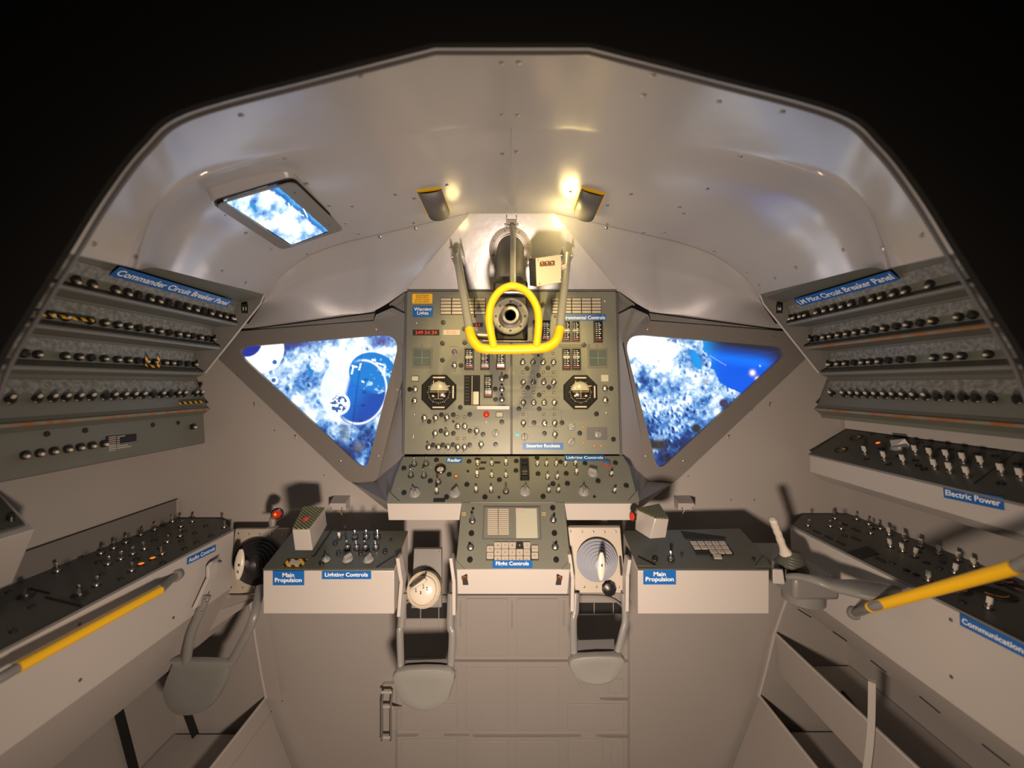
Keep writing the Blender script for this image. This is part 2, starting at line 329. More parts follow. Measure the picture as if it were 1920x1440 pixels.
def pic_left(x, y):
    t = .57+.95*(fbm(x+y*.3, y-x*.1, 30, 6, 3, .6)-.5)+.28*(fbm(x, y, 5, 3, 13)-.5)
    t += .30*np.exp(-(((x-650)/70)**2+((y-668)/32)**2))+.12*np.exp(-(((x-735)/25)**2+((y-680)/45)**2))
    t -= .22*ss(760, 870, y)+.30*np.exp(-(((x-585)/70)**2+((y-640)/14)**2))+.22*np.exp(-(((x-735)/30)**2+((y-640)/14)**2))
    t = craters(t, x, y, 90, 450, 740, 640, 860, 2, 7, 1)
    c = ramp(t, MOON); top = np.exp(-((y-645)/18)**2)*ss(500, 600, x); c = mixc(c, (.18, .12, .35), .5*top*(t < .5))
    d = np.hypot(x-462, y-640); d2 = np.hypot((x-486)/1.05, y-655)
    c = mixc(c, (1.5, 1.5, 1.6), ss(46, 42, d2)*1.0); c = mixc(c, (.015, .03, .30), ss(31, 28, d)); 
    wob = 7*(fbm(x, y, 8, 3, 40)-.5); k = ss(6.5, 4.5, np.hypot((x-580-(y-692)*.35)/1.0, (y-692)/2.1)+wob); c = mixc(c, (.02, .22, .6), k)
    for cx, cy in ((517, 679), (515, 713)): c = mixc(c, (1.5, 1.5, 1.5), ss(7.5, 6, np.hypot(x-cx, y-cy))); c = mixc(c, (.02, .15, .45), ss(5, 4, np.hypot(x-cx+2, y-cy)))
    # spacecraft: bell-shaped module seen from its engine side
    a = math.radians(-14); X = (x-676)*math.cos(a)-(y-733)*math.sin(a); Y = (x-676)*math.sin(a)+(y-733)*math.cos(a)
    n = fbm(x, y, 9, 4, 9)
    top = (np.abs(X+2) < 40-0.10*(Y+60)*0) & (Y > -70) & (Y < 0); body = ss(1.04, 1.0, np.hypot(X/50, (Y-2)/62))
    c = mixc(c, (.95, 1.05, 1.2), ss(1.05, .98, np.hypot((X+18)/56, (Y-2)/66))*.75)
    c = mixc(c, (.01, .16, .62), body*ss(-30, -22, X)); c = mixc(c, (.01, .07, .40), body*ss(-10, 30, X+Y*.4)*ss(-22, 0, Y))
    cap = ss(1.04, 1.0, np.hypot((X-14)/44, (Y+38)/38))*ss(-2, -14, Y-X*.25); c = mixc(c, (.01, .20, .62), cap); c = mixc(c, (.45, .7, .95), cap*ss(.60, .66, n)*ss(0, 20, X+6))
    for x0, y0, w_, h in ((-22, -42, 12, 3), (-24, -34, 3, 16), (-12, -44, 3, 14), (0, -18, 5, 3), (22, -58, 14, 3), (34, -48, 3, 18), (10, -62, 8, 3)):
        c = mixc(c, (1.3, 1.4, 1.5), ((np.abs(X-x0) < w_/2) & (np.abs(Y-y0) < h/2)).astype(float))
    rr = np.hypot(X/50, (Y-2)/62); c = mixc(c, (1.2, 1.3, 1.4), np.exp(-((rr-.97)/.03)**2)*ss(-30, 0, X)*.9)
    d = np.hypot((x-635), (y-757)/1.0); c = mixc(c, (1.5, 1.5, 1.6), ss(22, 20, d)); c = mixc(c, (.04, .12, .35), ss(17, 16, d)*(fbm(x, y, 4, 2, 4) > .5)); c = mixc(c, (.5, .7, 1), ((np.abs(d-19) < .8)).astype(float))
    c = mixc(c, (.06, .08, .10), np.exp(-(((x-645)/9)**2+((y-812)/20)**2))*.7); c = mixc(c, (.2, .16, .14), np.exp(-(((x-673)/8)**2+((y-838)/9)**2))*.8)
    c = mixc(c, (1.6, 1.3, .8), np.exp(-(((x-578)/5)**2+((y-778)/9)**2))*.7)
    return c
def pic_right(x, y):
    n = fbm(x, y, 20, 5, 21)
    t = .60+1.0*(fbm(x*.9+y*.3, y, 26, 6, 11, .6)-.5)+.32*(fbm(x, y, 5, 3, 14)-.5)+.42*np.exp(-(((x-1225)/48)**2+((y-668)/30)**2))-.10*np.exp(-(((x-1290)/40)**2+((y-690)/20)**2))*0
    t += -.30*ss(735, 860, y)-.25*np.exp(-(((x-1205)/10)**2+((y-695)/25)**2))-.2*np.exp(-(((x-1235)/30)**2+((y-725)/12)**2))
    t = craters(t, x, y, 150, 1180, 1400, 640, 870, 2, 6, 5); t = craters(t, x, y, 90, 1200, 1280, 740, 850, 1.5, 4, 6)
    c = ramp(t, MOON); c = mixc(c, (.16, .10, .26), np.exp(-(((x-1235)/40)**2+((y-636)/12)**2))*(t < .62)*.8)
    bx = np.interp(y, [620, 640, 655, 662, 676, 690, 697, 712, 728, 738, 760], [1305, 1318, 1318, 1327, 1334, 1328, 1335, 1345, 1368, 1392, 1430])
    bx = bx+(n-.5)*22; sky = ss(-1.5, 1.5, x-bx)
    gap = np.hypot((x-1303-(y-672)*.45)/1, (y-674)/2.4)+9*(fbm(x, y, 9, 3, 41)-.5) < 8; sky = np.maximum(sky, gap.astype(float))
    sk = ramp(np.clip((y-638-(x-1310)*.13)/42, 0, 1), [(0, (.02, .02, .03)), (.3, (.01, .06, .35)), (.65, (.0, .17, .95)), (1, (.0, .10, .75))])
    sk = mixc(sk, (.02, .02, .05), ss(1425, 1470, x)); sk = mixc(sk, (.01, .30, .75), np.exp(-(((x-1310)/25)**2)))
    c = mixc(c, (0, 0, 0), sky); c = c+sk*sky[..., None]
    ln = np.abs((y-666)-(x-1330)*.62) < .8; c = mixc(c, (.5, .45, .7), (ln & (x > 1330) & (x < 1362))*.7)
    for cx, cy, r, col in ((1411, 699, 4.5, (1.6, 1.3, .8)), (1425, 686, 1.4, (1, 1, 1.3)), (1420, 710, 3.5, (1.5, 1.1, .4)), (1344, 771, 5, (1.6, 1.5, 1.3)), (1322, 716, 3, (.6, .35, .2))): c = mixc(c, col, np.exp(-((x-cx)**2+(y-cy)**2)/r**2))
    c = mixc(c, (.05, .04, .10), ss(10, 7, np.hypot(x-1357, (y-756)/.9))); c = mixc(c, (.035, .03, .03), ss(10, 6, np.hypot(x-1306, y-803))); c = mixc(c, (.03, .03, .035), ss(818, 830, y)*ss(850, 838, y)*ss(1265, 1240, x))
    return c
def pic_top(x, y):
    t = .62+1.0*(fbm(x+y*.6, y-x*.5, 22, 5, 31)-.5)+.3*np.exp(-(((x-540)/30)**2+((y-420)/14)**2)); c = ramp(t, MOON)
    s = (x-500)*.84-(y-352)+14*(fbm(x, y, 12, 3, 2)-.5); k = ss(0, 6, s); c = mixc(c, (.01, .13, .42), k); c = mixc(c, (.1, .45, .8), k*np.exp(-((s-16)/4)**2)*.6)
    c = mixc(c, (.02, .22, .5), ss(5, 3, np.hypot((x-476-(y-388)*.6)/1, (y-388)/3.5)+8*(fbm(x, y, 7, 3, 4)-.5)))
    for a, b, d in ((545, 390, 1), (560, 400, 0), (552, 396, 1), (572, 398, 1)): c = mixc(c, (1.3, 1.4, 1.5), ((np.abs(((x-a) if d else (y-b))-.5*((y-b) if d else (x-a))) < 1) & (np.hypot(x-a, y-b) < 11)).astype(float))
    return c
def inside(poly, x, y):
    r = np.zeros(x.shape, bool); n = len(poly)
    for i in range(n):
        (x0, y0), (x1, y1) = poly[i-1], poly[i]
        r ^= ((y0 > y) != (y1 > y)) & (x < (x1-x0)*(y-y0)/(y1-y0+1e-12)+x0)
    return r
def transparency(name, pl, x0, y0, x1, y1, fn, h, parent, step=1.25, gain=1.15, clip=None):
    xs = np.arange(x0, x1, step); ys = np.arange(y0, y1, step); X, Y = np.meshgrid(xs, ys); c = np.clip(fn(X, Y), 0, 3)*gain
    n_ = pl.n; o = pl.o+n_*h; d = np.stack([(X-960)/F, np.ones_like(X), (720-Y)/F], -1); cc = np.array([0, 0, EYE])
    t = float((o-Vector(cc)).dot(n_))/(d@np.array(n_)); P = (cc+d*t[..., None]).reshape(-1, 3)
    ny, nx = X.shape; I = np.arange(nx*ny).reshape(ny, nx); q = np.stack([I[:-1, :-1], I[1:, :-1], I[1:, 1:], I[:-1, 1:]], -1).reshape(-1, 4)
    if clip is not None: q = q[inside(clip, (X[:-1, :-1]+step/2), (Y[:-1, :-1]+step/2)).ravel()]
    me = bpy.data.meshes.new(name); me.from_pydata(P.tolist(), [], q.tolist()); at = me.color_attributes.new('picture', 'FLOAT_COLOR', 'POINT')
    at.data.foreach_set('color', np.concatenate([c.reshape(-1, 3), np.ones((nx*ny, 1))], 1).ravel().astype(np.float32))
    m = mat('backlit_'+name, (.02, .02, .02), .04); nt = m.node_tree; b = nt.nodes['Principled BSDF']; a = nt.nodes.new('ShaderNodeAttribute'); a.attribute_name = 'picture'
    nt.links.new(a.outputs['Color'], b.inputs['Emission Color']); b.inputs['Emission Strength'].default_value = 1; me.materials.append(m)
    ob = bpy.data.objects.new(name, me); put(ob, parent); return ob
# ------------------------------------------------------------------ the setting
FWY = 1.25; SWX = 1.05
struct(MB().box(-1.4, 1.4, .3, 1.5, -.05, 0), 'floor', M_['wall'])
struct(MB().box(-1.1, 1.1, FWY, FWY+.03, 0, 1.80), 'wall_front', M_['wall'])
struct(MB().box(-SWX-.03, -SWX, .54, FWY, 0, 1.85), 'wall_left', M_['wall'])
struct(MB().box(SWX, SWX+.03, .54, FWY, 0, 1.85), 'wall_right', M_['wall'])
AR = [(0, 88), (145, 90), (380, 150), (610, 213), (690, 275), (760, 365), (832, 480), (900, 590), (962, 700), (1010, 860), (1020, 1200), (1020, 2400)]
def arch(sg, Y, k=1.0): return [V(960+sg*dx*k, 720-(720-py)*k if py < 1400 else py, Y) for dx, py in AR[1:]]
AL = [V(960-dx, py, .53) for dx, py in reversed(AR[1:])]; ARR = [V(960+dx, py, .53) for dx, py in AR[1:]]
ring = spline([V(960-dx, py, .53) for dx, py in reversed(AR[2:-2])], 6)+[V(960-145, 90, .53), V(960+145, 90, .53)]+spline([V(960+dx, py, .53) for dx, py in AR[2:-2]], 6)
pts = [(p.x, p.z) for p in [Vector((ring[0].x, .53, 0))]+ring+[Vector((ring[-1].x, .53, 0))]]
loop = [(-2.2, 0), (-2.2, 3.2), (2.2, 3.2), (2.2, 0)]+pts[::-1]
me = curve_mesh('wall_partition', [loop], .008, M_['mblack'])
o = bpy.data.objects.new('wall_partition', me); put(o, None, Matrix.Translation((0, .526, 0)) @ Matrix.Rotation(math.pi/2, 4, 'X')); o['kind'] = 'structure'
struct(MB().tube([p+Vector((0, .008, 0)) for p in ring], .0028, 8), 'trim_1', M_['rim'])
# vaulted ceiling lofted between cross-sections
C0 = [(-830, 475), (-760, 365), (-690, 275), (-610, 213), (-380, 150), (-145, 90)]
C1 = [(-698, 505), (-675, 425), (-640, 372), (-560, 328), (-400, 288), (-112, 250)]
C2 = [(-662, 503), (-628, 432), (-588, 386), (-520, 350), (-380, 325), (-100, 300)]
C3 = [(-463, 552), (-430, 515), (-385, 482), (-320, 457), (-240, 438), (-80, 400)]
C4 = [(-498, 612), (-450, 606), (-390, 600), (-320, 590), (-260, 583), (-200, 546)]
D0, D1, D2, D3, D4 = [.53]*6, [.62, .63, .645, .665, .705, .74], [.79, .79, .80, .80, .80, .825], [1.20, 1.195, 1.185, 1.17, 1.13, 1.083], [1.225, 1.225, 1.22, 1.215, 1.2, 1.172]
def sect(C, D, sg): return spline([V(960+sg*(-x), y, d) for (x, y), d in zip(C, D)], 10)
def full(C, D):
    L = sect(C, D, -1); R = sect(C, D, 1); mid = [L[-1].lerp(R[-1], i/8) for i in range(1, 8)]; return L+mid+R[::-1]
rows = [full(C0, D0), full(C1, D1), full(C2, D2), full(C3, D3)]
grid = []
for j in range(len(rows[0])): grid.append(spline([rows[0][j], rows[0][j].lerp(rows[1][j], .8), rows[1][j], rows[2][j], rows[2][j].lerp(rows[3][j], .35), rows[3][j]], 6))
nj, ni = len(grid), len(grid[0]); b = MB()
b.add([p for g in grid for p in g], [(j*ni+i, j*ni+i+1, (j+1)*ni+i+1, (j+1)*ni+i) for j in range(nj-1) for i in range(ni-1)])
ceil = b.build('ceiling', M_['vault'], None, kind='structure'); ceil.data.shade_smooth()
def bulk(sg):
    a = sect(C3, D3, sg); c = sect(C4, D4, sg); out = []
    for i_, (p, q) in enumerate(zip(a, c)):
        m = p.lerp(q, .5)+Vector((0, .03, .025))*min(1, (len(a)-1-i_)/14); out.append(spline([p, m, q], 5))
    return out
for sg, nm in ((-1, 'wall_bulkhead_left'), (1, 'wall_bulkhead_right')):
    g = bulk(sg); n = len(g[0]); b = MB(); b.add([p for r in g for p in r], [(j*n+i, j*n+i+1, (j+1)*n+i+1, (j+1)*n+i) for j in range(len(g)-1) for i in range(n-1)])
    b.build(nm, M_['vault'], None, kind='structure')
b = MB(); cA = V(880, 400, 1.083); cB = V(1040, 400, 1.083); cC = V(1160, 546, 1.172); cD = V(760, 546, 1.172); b.prism([cA, cB, cC, cD], (0, .01, .004)); slope = struct(b, 'wall_sloped_facet', M_['vault'], smooth=False)
b = MB()
for p, q in ((cA, cD), (cB, cC), (cA, cB)): b.tube([p+Vector((0, -.001, -.001)), q+Vector((0, -.001, -.001))], .0012, 6)
struct(b, 'trim_2', M_['box'])
b = MB(); b.tube([V(958, 96, .55)+Vector((0, 0, .0002)), V(958, 250, .74), V(958, 300, .825), V(958, 398, 1.083)], .0008, 6); struct(b, 'trim_3', M_['seam'])
dg = bpy.context.evaluated_depsgraph_get
def bvh(o): me = o.data; return BVHTree.FromPolygons([v.co.copy() for v in me.vertices], [list(p.vertices) for p in me.polygons])
BV = [bvh(ceil), bvh(slope)]+[bvh(bpy.data.objects[n]) for n in ('wall_bulkhead_left', 'wall_bulkhead_right')]
def hit(px, py):
    d = Vector(((px-960)/F, 1, (720-py)/F)).normalized(); best = None
    for t in BV:
        r = t.ray_cast(Vector((0, 0, EYE)), d)
        if r[0] is not None and (best is None or r[3] < best[3]): best = r
    n = best[1]; 
    if n.dot(d) > 0: n = -n
    return best[0], n
def mat_at(p, n): q = n.to_track_quat('Z', 'Y').to_matrix().to_4x4(); q.translation = p; return q
RIV = [(677,143),(533,297),(452,216),(940,118),(972,117),(941,215),(970,215),(942,288),(968,284),(1225,141),(1207,178),(1348,190),(1310,152),(1467,209),(1388,293),(1326,354),(1274,388),(1281,400),(1245,436),(575,344),(617,386),(660,387),(649,419),(672,438),(461,437),(509,467),(576,476),(416,508),(460,530),(177,457),(255,482),(1654,467),(1728,440),(1581,468),(1492,501),(1453,521),(1423,534),(1339,471),(1399,510),(776,372),(741,365),(776,418),(1138,420),(1137,427),(779,428),(1183,364),(712,444),(1206,436),(1070,360),(838,347),(820,383),(1139,385)]
for i, (x, y) in enumerate(RIV):
    p, n = hit(x, y); big = p.y < .75
    me = cached(('riv'), lambda: MB().lathe([(.0050, -.0005), (.0046, .0008), (.003, .0018), (.0005, .0020)], 10).mesh('rivet', M_['steel']))
    inst(ceil, 'rivet', me, mat_at(p, n) @ Matrix.Scale(.95 if not big else .85, 4))
# main windows: frame plate with rounded triangular opening over a backlit picture
FP = Plane((0, FWY, EYE), (1, FWY, EYE), (0, FWY, EYE+1))
def fp(L, Y): return [((px-960)/F*Y, (720-py)/F*Y) for px, py in L]
WF = Matrix.Translation((0, 1.238, EYE)) @ Matrix.Rotation(math.pi/2, 4, 'X')
for k, sg in ((1, -1), (2, 1)):
    mx = lambda L: [(960+sg*(960-x), y) for x, y in L]
    outer = roundpoly(fp(mx([(362, 628), (760, 597), (757, 700), (706, 905), (655, 905)]), 1.226), [.03, .06, .05, .03, .05])
    inner = roundpoly(fp(mx([(434, 652), (753, 625), (686, 884)]), 1.226), [.028, .05, .022], 8)
    wn = bpy.data.objects.new('window_%d' % k, curve_mesh('window_frame', [outer, inner], .012, M_['frame'], )); put(wn, None, WF @ Matrix.Translation((0, 0, .006))); wn['kind'] = 'structure'
    PP = Plane((0, 1.2405, EYE), (1, 1.2405, EYE), (0, 1.2405, EYE+1))
    x0, x1 = (436, 762) if sg < 0 else (1156, 1482)
    transparency('window_pane', PP, x0, 620, x1, 884, pic_left if sg < 0 else pic_right, 0, wn, clip=roundpoly(mx([(418, 644), (760, 617), (687, 892)]), [26, 30, 12]))
    PF = Plane((0, 1.226, EYE), (1, 1.226, EYE), (0, 1.226, EYE+1))
    for x, y in ((470, 631), (705, 617), (446, 703), (477, 760), (554, 821), (638, 864), (744, 730), (709, 855)):
        screw(wn, PF.M(960+sg*(960-x), y), .75)
    if k == 1:
        PG = Plane((0, 1.2385, EYE), (1, 1.2385, EYE), (0, 1.2385, EYE+1)); b = MB()
        A = PG.at(680, 648); B = PG.at(656, 836); D = B-A; N = Vector((-D.z, 0, D.x)).normalized()
        b.tube([A, B], .0004, 5)
        for i in range(46):
            p = A+D*(i/45); L = .010 if i % 9 == 0 else .0045
            if i > 6: b.tube([p-N*L, p+N*L], .00035, 4)
        sc = b.build('reticle_scale', M_['ink'], wn, smooth=False)
        for s, x, y in (('20', 686, 712), ('30', 683, 735.5), ('40', 680, 760), ('50', 677, 789), ('60', 674, 821)): lettering(s, .013, .0085, M_['ink'], sc, PG.M(x, y), .0)
# fairings between windows and the instrument stack
for nm, sg in (('trim_4', -1), ('trim_5', 1)):
    q = lambda x, y, Y: V(960+sg*(960-x), y, Y)
    b = MB(); o_ = Vector((0, .004, 0))
    b.prism([q(762, 600, 1.175), q(758, 853, 1.135), q(700, 905, 1.244), q(752, 735, 1.244), q(752, 640, 1.238)], o_)
    b.prism([q(758, 853, 1.135), q(727, 943, 1.025), q(728, 960, 1.20), q(655, 903, 1.246), q(703, 900, 1.244)], o_)
    struct(b, nm, M_['wall'], smooth=False)
    b = MB(); b.prism([q(735, 577, 1.19), q(762, 590, 1.18), q(762, 650, 1.18), q(700, 604, 1.224), q(705, 590, 1.2)], (0, .004, 0)); b.prism([q(730, 570, 1.215), q(763, 545, 1.19), q(766, 600, 1.19), q(732, 602, 1.23)], (0, .004, 0)); b.prism([q(470, 618, 1.236), q(735, 583, 1.236), q(735, 607, 1.236), q(462, 622, 1.236)], (0, .003, 0)); struct(b, 'trim_%d' % (6+(sg > 0)), M_['grey'], smooth=False)
b = MB()   # seam rods outlining the lower edge of the window bulkhead
for sg in (-1, 1): b.tube([V(960+sg*302, 901, 1.246), V(960+sg*232, 957, 1.246)], .0015, 5)
struct(b, 'trim_8', M_['box'])
wfo = bpy.data.objects['wall_front']
for x, y in ((515, 822-15), (608, 891), (700, 955), (1370, 795), (1385, 742+-20), (1410, 768), (1370, 937), (1414, 937), (515, 933), (700, 987), (529, 1314), (1290, 893)): screw(wfo, FP.M(x, y), .7, 'dsteel')
# overhead docking window
hp = [hit(396, 381), hit(550, 336), hit(646, 428), hit(527, 467)]
cen = sum((h[0] for h in hp), Vector())/4; n_ = sum((h[1] for h in hp), Vector()).normalized(); cen += n_*.012
u_ = (hp[2][0]-hp[1][0]).normalized(); u_ = (u_-n_*u_.dot(n_)).normalized(); PW = Plane(cen, cen+u_, cen+n_.cross(u_))
lo = [PW.uv(*p) for p in ((400, 382), (550, 337), (644, 428), (528, 466))]; li = [PW.uv(*p) for p in ((417, 374), (518, 343), (618, 433), (546, 460))]
w3 = bpy.data.objects.new('window_3', curve_mesh('window_frame', [roundpoly(lo, .02), roundpoly(li, .018)], .003, M_['grey'])); put(w3, None, PW.frame(.003)); w3['kind'] = 'structure'
e = MB(); cx = sum(p[0] for p in lo)/4; cy = sum(p[1] for p in lo)/4
e.prism([(x, y, 0) for x, y in roundpoly([((x-cx)*1.03+cx, (y-cy)*1.04+cy) for x, y in lo], .022)], (0, 0, -.003))
o = e.mesh('window_gasket', M_['black'], False); inst(w3, 'window_gasket', o, PW.frame(-.001)); e = MB()
e.prism([(x, y, 0) for x, y in roundpoly([((x-cx)*1.05+cx, (y-cy)*1.06+cy) for x, y in lo], .022)], (0, 0, -.04))
o = e.mesh('window_casing', M_['vault'], False); inst(w3, 'window_casing', o, PW.frame(-.004))
transparency('window_pane', PW, 412, 338, 624, 466, pic_top, .0008, w3, 1.2, 1.4, clip=[(419, 376), (517, 346), (616, 433), (547, 459)])
# clip of the picture to the opening is done by the frame itself
for x, y in ((420, 398), (551, 357), (615, 419), (513, 455)): screw(w3, PW.M(x, y, .006), .6, 'dsteel')
# sign-free hatch door in the lower front wall
door = thing('door_1', 'pale front hatch door with stiffening ribs and pads', 'hatch door', (0, 1.245, 0)); 
for k_ in ('label', 'category'): del door[k_]
door['kind'] = 'structure'
DY = 1.236
def dp(x, y, Y=DY): return V(x, y, Y)
L = roundpoly([(((x-960)/F*DY), (720-y)/F*DY+EYE) for x, y in ((744, 1900), (744, 1118), (1178, 1118), (1178, 1900))], [.02, .1, .1, .02], 8)
b = MB(); b.prism([(x, DY, z) for x, z in L], (0, .012, 0)); b.build('door_leaf', M_['wall'], door)
e = []; 
for (x, z) in L: e.append(Vector((x, DY, z)))
b = MB(); b.tube([e[-1]]+e[:-1] if False else e[7:-7], .0032, 8); b.build('door_seal', M_['seam'], door)
for x0, y0, x1, y1 in ((874, 1122, 952, 1228), (969, 1122, 1047, 1228), (760, 1160, 857, 1228), (1065, 1150, 1168, 1228), (874, 1250, 952, 1367), (969, 1250, 1047, 1367), (753, 1319, 857, 1367), (760, 1250, 857, 1299), (1141, 1272, 1168, 1300), (1064, 1319, 1169, 1367), (753, 1385, 857, 1435), (1065, 1385, 1129, 1436), (1146, 1385, 1169, 1436), (874, 1388, 953, 1470), (969, 1388, 1048, 1470)):
    p, q = dp(x0, y0), dp(x1, y1); w_, h = q.x-p.x, p.z-q.z
    me = MB(); Lr = roundpoly([(-w_/2, -h/2), (w_/2, -h/2), (w_/2, h/2), (-w_/2, h/2)], .007, 4); me.prism([(x, 0, z) for x, z in Lr], (0, -.0036, 0))
    for v in me.v: v += Vector(((p.x+q.x)/2, DY, (p.z+q.z)/2))
    me.build('hatch_pad', M_['wall'], door, .0008)
for pts in (((850, 1236), (866, 1241), (1060, 1241), (1070, 1236)), ((1166, 1236), (1166, 1241.5), (1176, 1241.5), (1176, 1236)), ((745, 1375), (745, 1381), (775, 1381), (785, 1375)), ((834, 1375), (860, 1380), (868, 1376), (880, 1375)), ((887, 1376), (893, 1382), (1062, 1382), (1088, 1376)), ((1118, 1376), (1140, 1383), (1176, 1383), (1176, 1376)), ((1124, 1307), (1142, 1313), (1176, 1313), (1176, 1307))):
    b = MB(); P = [dp(*p) for p in pts]; b.add([P[0], P[1], P[2], P[3], P[0]+Vector((0, -.010, 0)), P[3]+Vector((0, -.010, 0))], [(0, 4, 5, 3), (4, 1, 2, 5), (0, 1, 4), (3, 5, 2), (0, 3, 2, 1)]); b.build('hatch_rib', M_['seam'], door, smooth=False)
for x, y0, y1 in ((863.5, 1127, 1176), (960, 1127, 1178), (1057, 1127, 1174)):
    b = MB(); p = dp(x, y0); q = dp(x, y1); b.box(p.x-.003, p.x+.003, DY-.002, DY, q.z, p.z); b.build('slot', M_['seam'], door, .001)
b = MB()
for r in (27, 21, 15): 
    b.tube([dp(1108+r*math.cos(a), 1270+r*.9*math.sin(a), DY-.0005) for a in [math.pi*(i/12) for i in range(13)]][::-1], .0012, 5)
b.build('valve_boss', M_['wall'], door)
# dark sheets below the controllers: cavity and the shade there put into one colour
for sg, (a, c) in ((-1, (762, 838)), (1, (1086, 1166))):
    b = MB(); P = [dp(a, 1130), dp(c, 1130), dp(c, 1205), dp(a, 1205)]; b.prism([p+Vector((0, -.001, 0)) for p in P], (0, .002, 0)); o = b.build('port_and_shade', M_['dark'], door, smooth=False)
    b = MB()
    for i in (.35, .8): x = a+(c-a)*i; b.tube([dp(x, 1130, DY-.003), dp(x, 1205, DY-.003)], .0016, 6)
    b.tube([dp(a, 1160, DY-.003), dp(c, 1160, DY-.003)], .001, 6); b.build('port_bar', M_['wall'], o)
# hatch latch handle
h = thing('hatch_latch', 'pale metal latch bracket on left edge of the front hatch', 'latch', V(725, 1340, 1.22))
b = MB()
for x, y0, y1 in ((716, 1318, 1385), (733, 1318, 1385)): b.tube([V(x+3, 1296, 1.20), V(x, y0, 1.17), V(x, y1, 1.17), V(x-1, 1388, 1.2)], .0028, 8)
b.build('latch_bars', M_['grey'], h)
b = MB()
for y in (1325, 1383, 1298): b.tube([V(715, y, 1.175), V(735, y, 1.175)], .004, 8)
b.tube([V(735, 1327, 1.18), V(752, 1327, 1.225)], .004, 8); b.build('latch_pins', M_['box'], h)
b = MB(); p = V(711, 1300, 1.2); q = V(741, 1390, 1.2); b.box(p.x, q.x, 1.235, 1.2495, q.z, p.z); b.build('latch_base', M_['wall'], h, .001)
# ------------------------------------------------------------------ main instrument panels
def R1(x, y): return 740+x/4.3636, 520+y/4.3636
def r1(a, b, c, d): return (*R1(a, b), *R1(c, d))
PM = Plane(V(760, 852, 1.13), V(1160, 852, 1.13), V(760, 545, 1.167))
def slabpoly(pl, P, depth, name, m, parent, bevel=.0015, r=0): # slab whose front face lies in the plane pl
    A = [pl.at(*p) for p in P]; b = MB(); b.prism(A, -pl.n*depth); return b.build(name, m, parent, bevel)
L = thing('instrument_panel', 'grey-green instrument panel left of the centre seam, with the yellow caution plate', 'instrument panel', V(860, 852, 1.13))
slabpoly(PM, [(763, 546), (958, 546), (958, 852), (757, 852)], .045, 'panel_body', M_['panel'], L)
o, M, w_, h = slab(L, PM, r1(145, 135, 308, 215), 'caution_plate', 'caut', .001, .003)
for i, (t, k) in enumerate((('CAUTION', .62), ('FRANGIBLE', .75), ('METER GLASS', .78), ('-AVOID IMPACT-', .82))): lettering(t, w_*k, h*.15 if i else h*.2, M_['ink'], o, M @ Matrix.Translation((0, h*(.33-.225*i), .0013)), 0)
sign(PM, r1(148, 237, 313, 325), 'Warning\nLights', L, vp=.78)
annun(L, PM, r1(375, 170, 745, 305), 4, 5)
for rc, t, m, mm in ((r1(150, 430, 365, 475), '249 54 34', 'ink', 'lred'), (r1(398, 430, 535, 472), '5155', 'tan', 'red'), (r1(640, 373, 722, 405), '3.3', 'ink', 'lred')):
    o, M, w_, h = slab(L, PM, rc, 'digital_display', m, .0016, .0006); lettering(t, w_*.86, h*.6, M_[mm], o, M @ Matrix.Translation((0, 0, .0019)), 0)
meter(L, PM, r1(147, 580, 307, 740)); fdai(L, PM, *R1(364, 941), 141/4.3636)
for rc in ((573, 585, 648, 757), (703, 600, 777, 757), (831, 610, 905, 757), (732, 805, 800, 985)): drum(L, PM, r1(*rc))
o, M, w_, h = slab(L, PM, r1(570, 803, 698, 1045), 'fuel_quantity_meter', 'gauge', .003, .001)
b = MB(); b.box(-.0008, .0008, -h*.48, h*.48, .003, .004); b.box(w_*.08, w_*.42, -h*.48, -h*.05, .003, .0036)
inst(o, 'tape_scale', b.mesh('tape_scale', M_['cream'], False), M); b = MB()
for i in range(8): b.box(w_*.12, w_*(.3 if i % 2 else .22), -h*.46+i*h*.05, -h*.453+i*h*.05, .0036, .004); b.box(-w_*.42, -w_*.2, h*(.42-.11*i), h*(.427-.11*i), .003, .0035)
inst(o, 'tape_marks', b.mesh('tape_marks', M_['dsteel'], False), M)
for rc in ((137, 805, 198, 852), (828, 1100, 888, 1145)):
    o, M, w_, h = slab(L, PM, r1(*rc), 'placard', 'ink', .001, .0004); inst(o, 'placard_face', rbox(w_*.86, h*.8, .0015, .0004).mesh('placard_face', M_['screen'], False), M)
slab(L, PM, r1(675, 1052, 938, 1080), 'guard_bar', 'steel', .008, .001)
lens(L, PM.M(*R1(750, 1122)), .0072, 'red', 'red', 'stop_pushbutton')
lens(L, PM.M(*R1(490, 610)), .0068, 'cyan', 'red', 'lunar_contact_lamp'); lens(L, PM.M(*R1(226, 558)), .0016, 'red')
lettering('LUNAR CONTACT', .026, .0022, M_['ink'], L, PM.M(*R1(488, 566), .0004), 0)
for x, y in ((178, 373), (158, 1123), (747, 1185), (150, 1293), (150, 1308)): screw(L, PM.M(*R1(x, y)), .7)
for x, y in ((515,1142),(572,1142),(513,1320),(570,1320)): flag(L, PM.M(*R1(x, y)))
knob(L, PM.M(*R1(825, 1275)), .0105, -10)
FA = [(398,370),(392,540),(392,677),(543,720),(573,535),(570,422),(125,917),(823,915),(913,812),(826,1000),(538,1065),(384,1125),(481,1125),(615,1122),(283,1180),(877,1184),(481,1180,1),(655,320,1),(380,1257),(481,1277),(617,1257),(724,1285),(316,1372),(395,1372),(478,1370),(614,1372),(826,1368)]
